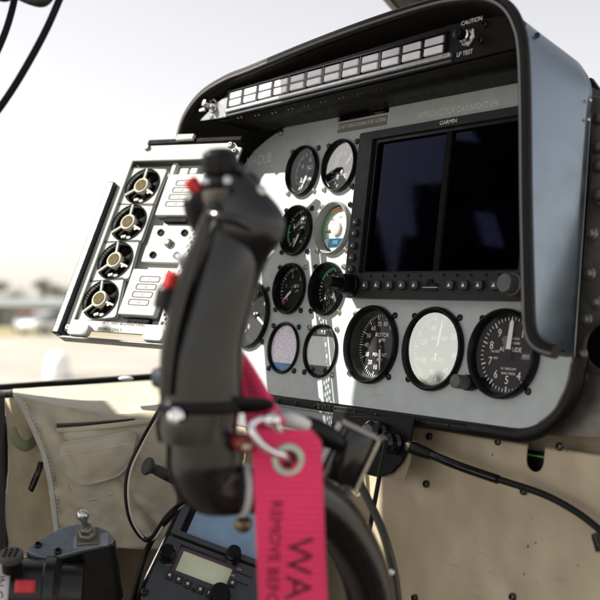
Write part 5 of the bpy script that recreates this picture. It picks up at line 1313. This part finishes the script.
tlist = [(-40.5, 138, 6.4, 2.6, 2, 'tallest dark tree at the left edge behind the shed'), (-37.0, 140, 4.1, 2.6, 1, 'low green tree right of the tallest tree'),
         (-33.5, 142, 5.2, 1.7, 0, 'narrow olive tree peaking above the shed'), (-30.0, 138, 4.0, 2.6, 0, 'wide olive tree between the narrow tree and the tray'),
         (-26.5, 145, 4.9, 2.4, 1, 'rounded green tree nearest the tray edge'), (-22.5, 140, 4.1, 2.6, 0, 'low olive tree seen beside the lower tray seal')]
for x, y, h, r, mi, lab in tlist: tree(lab, x, y, h, r, mi)

rnd = random.Random(5); b = MB()
for k in range(34):
    x0_, y0_, h_ = -78 + rnd.uniform(-6, 6), -12 + 2.1 * k + rnd.uniform(-1, 1), rnd.uniform(6.2, 10.2)
    for _ in range(90):
        c_ = Vector((x0_ + rnd.gauss(0, 1.6), y0_ + rnd.gauss(0, 1.5), h_ * rnd.uniform(.08, 1) ** .8)); u = Vector((rnd.gauss(0, 1), rnd.gauss(0, 1), rnd.gauss(0, 1))).normalized(); w_ = u.orthogonal().normalized(); q_ = rnd.uniform(.3, .8)
        b.face([c_ - u * q_, c_ + w_ * q_ * .6, c_ + u * q_, c_ - w_ * q_ * .6])
o = b.build('wood', leaf_mats[1]); o['kind'] = 'stuff'
# ------------------------------------------------------------------ light, sky, camera
wd = bpy.data.worlds.new('World'); S.world = wd; wd.use_nodes = True
N = wd.node_tree.nodes; L = wd.node_tree.links
sky = N.new('ShaderNodeTexSky'); sky.sky_type = 'NISHITA'; sky.sun_disc = False
el = math.asin(SUN_TO.z); az = math.atan2(SUN_TO.x, SUN_TO.y)
sky.sun_elevation = el; sky.sun_rotation = az; sky.air_density = 1.0; sky.dust_density = 1.0; sky.ozone_density = 1.0
hs = N.new('ShaderNodeHueSaturation'); hs.inputs['Saturation'].default_value = .27
tn = N.new('ShaderNodeMix'); tn.data_type = 'RGBA'; tn.blend_type = 'MULTIPLY'; tn.inputs[0].default_value = 1; tn.inputs[7].default_value = (1, .935, .895, 1)
L.new(sky.outputs[0], hs.inputs['Color']); L.new(hs.outputs[0], tn.inputs[6]); L.new(tn.outputs[2], N['Background'].inputs[0]); N['Background'].inputs[1].default_value = .060
sl_ = bpy.data.lights.new('Sun', 'SUN'); sl_.energy = 3.0; sl_.angle = R_(.5); sl_.color = (1, .95, .86)
so_ = bpy.data.objects.new('Sun', sl_); COL.objects.link(so_); so_.rotation_euler = SUN_TO.to_track_quat('Z', 'Y').to_euler()
cam = bpy.data.cameras.new('Camera'); co = bpy.data.objects.new('Camera', cam); COL.objects.link(co)
cam.sensor_width = 36; cam.lens = FPX / 600 * 36; cam.clip_start = .05; cam.clip_end = 6000
co.location = EYE; co.rotation_euler = (PI / 2 + PITCH, 0, 0)
cam.dof.use_dof = True; cam.dof.focus_distance = 1.09; cam.dof.aperture_fstop = cam.lens / 10.5
S.camera = co
S.view_settings.view_transform = 'Standard'; S.view_settings.look = 'None'; S.view_settings.gamma = 1; S.view_settings.exposure = 1.85
S.view_settings.use_curve_mapping = False
S.cycles.max_bounces = 8; S.cycles.transparent_max_bounces = 12
S.cycles.use_denoising = True
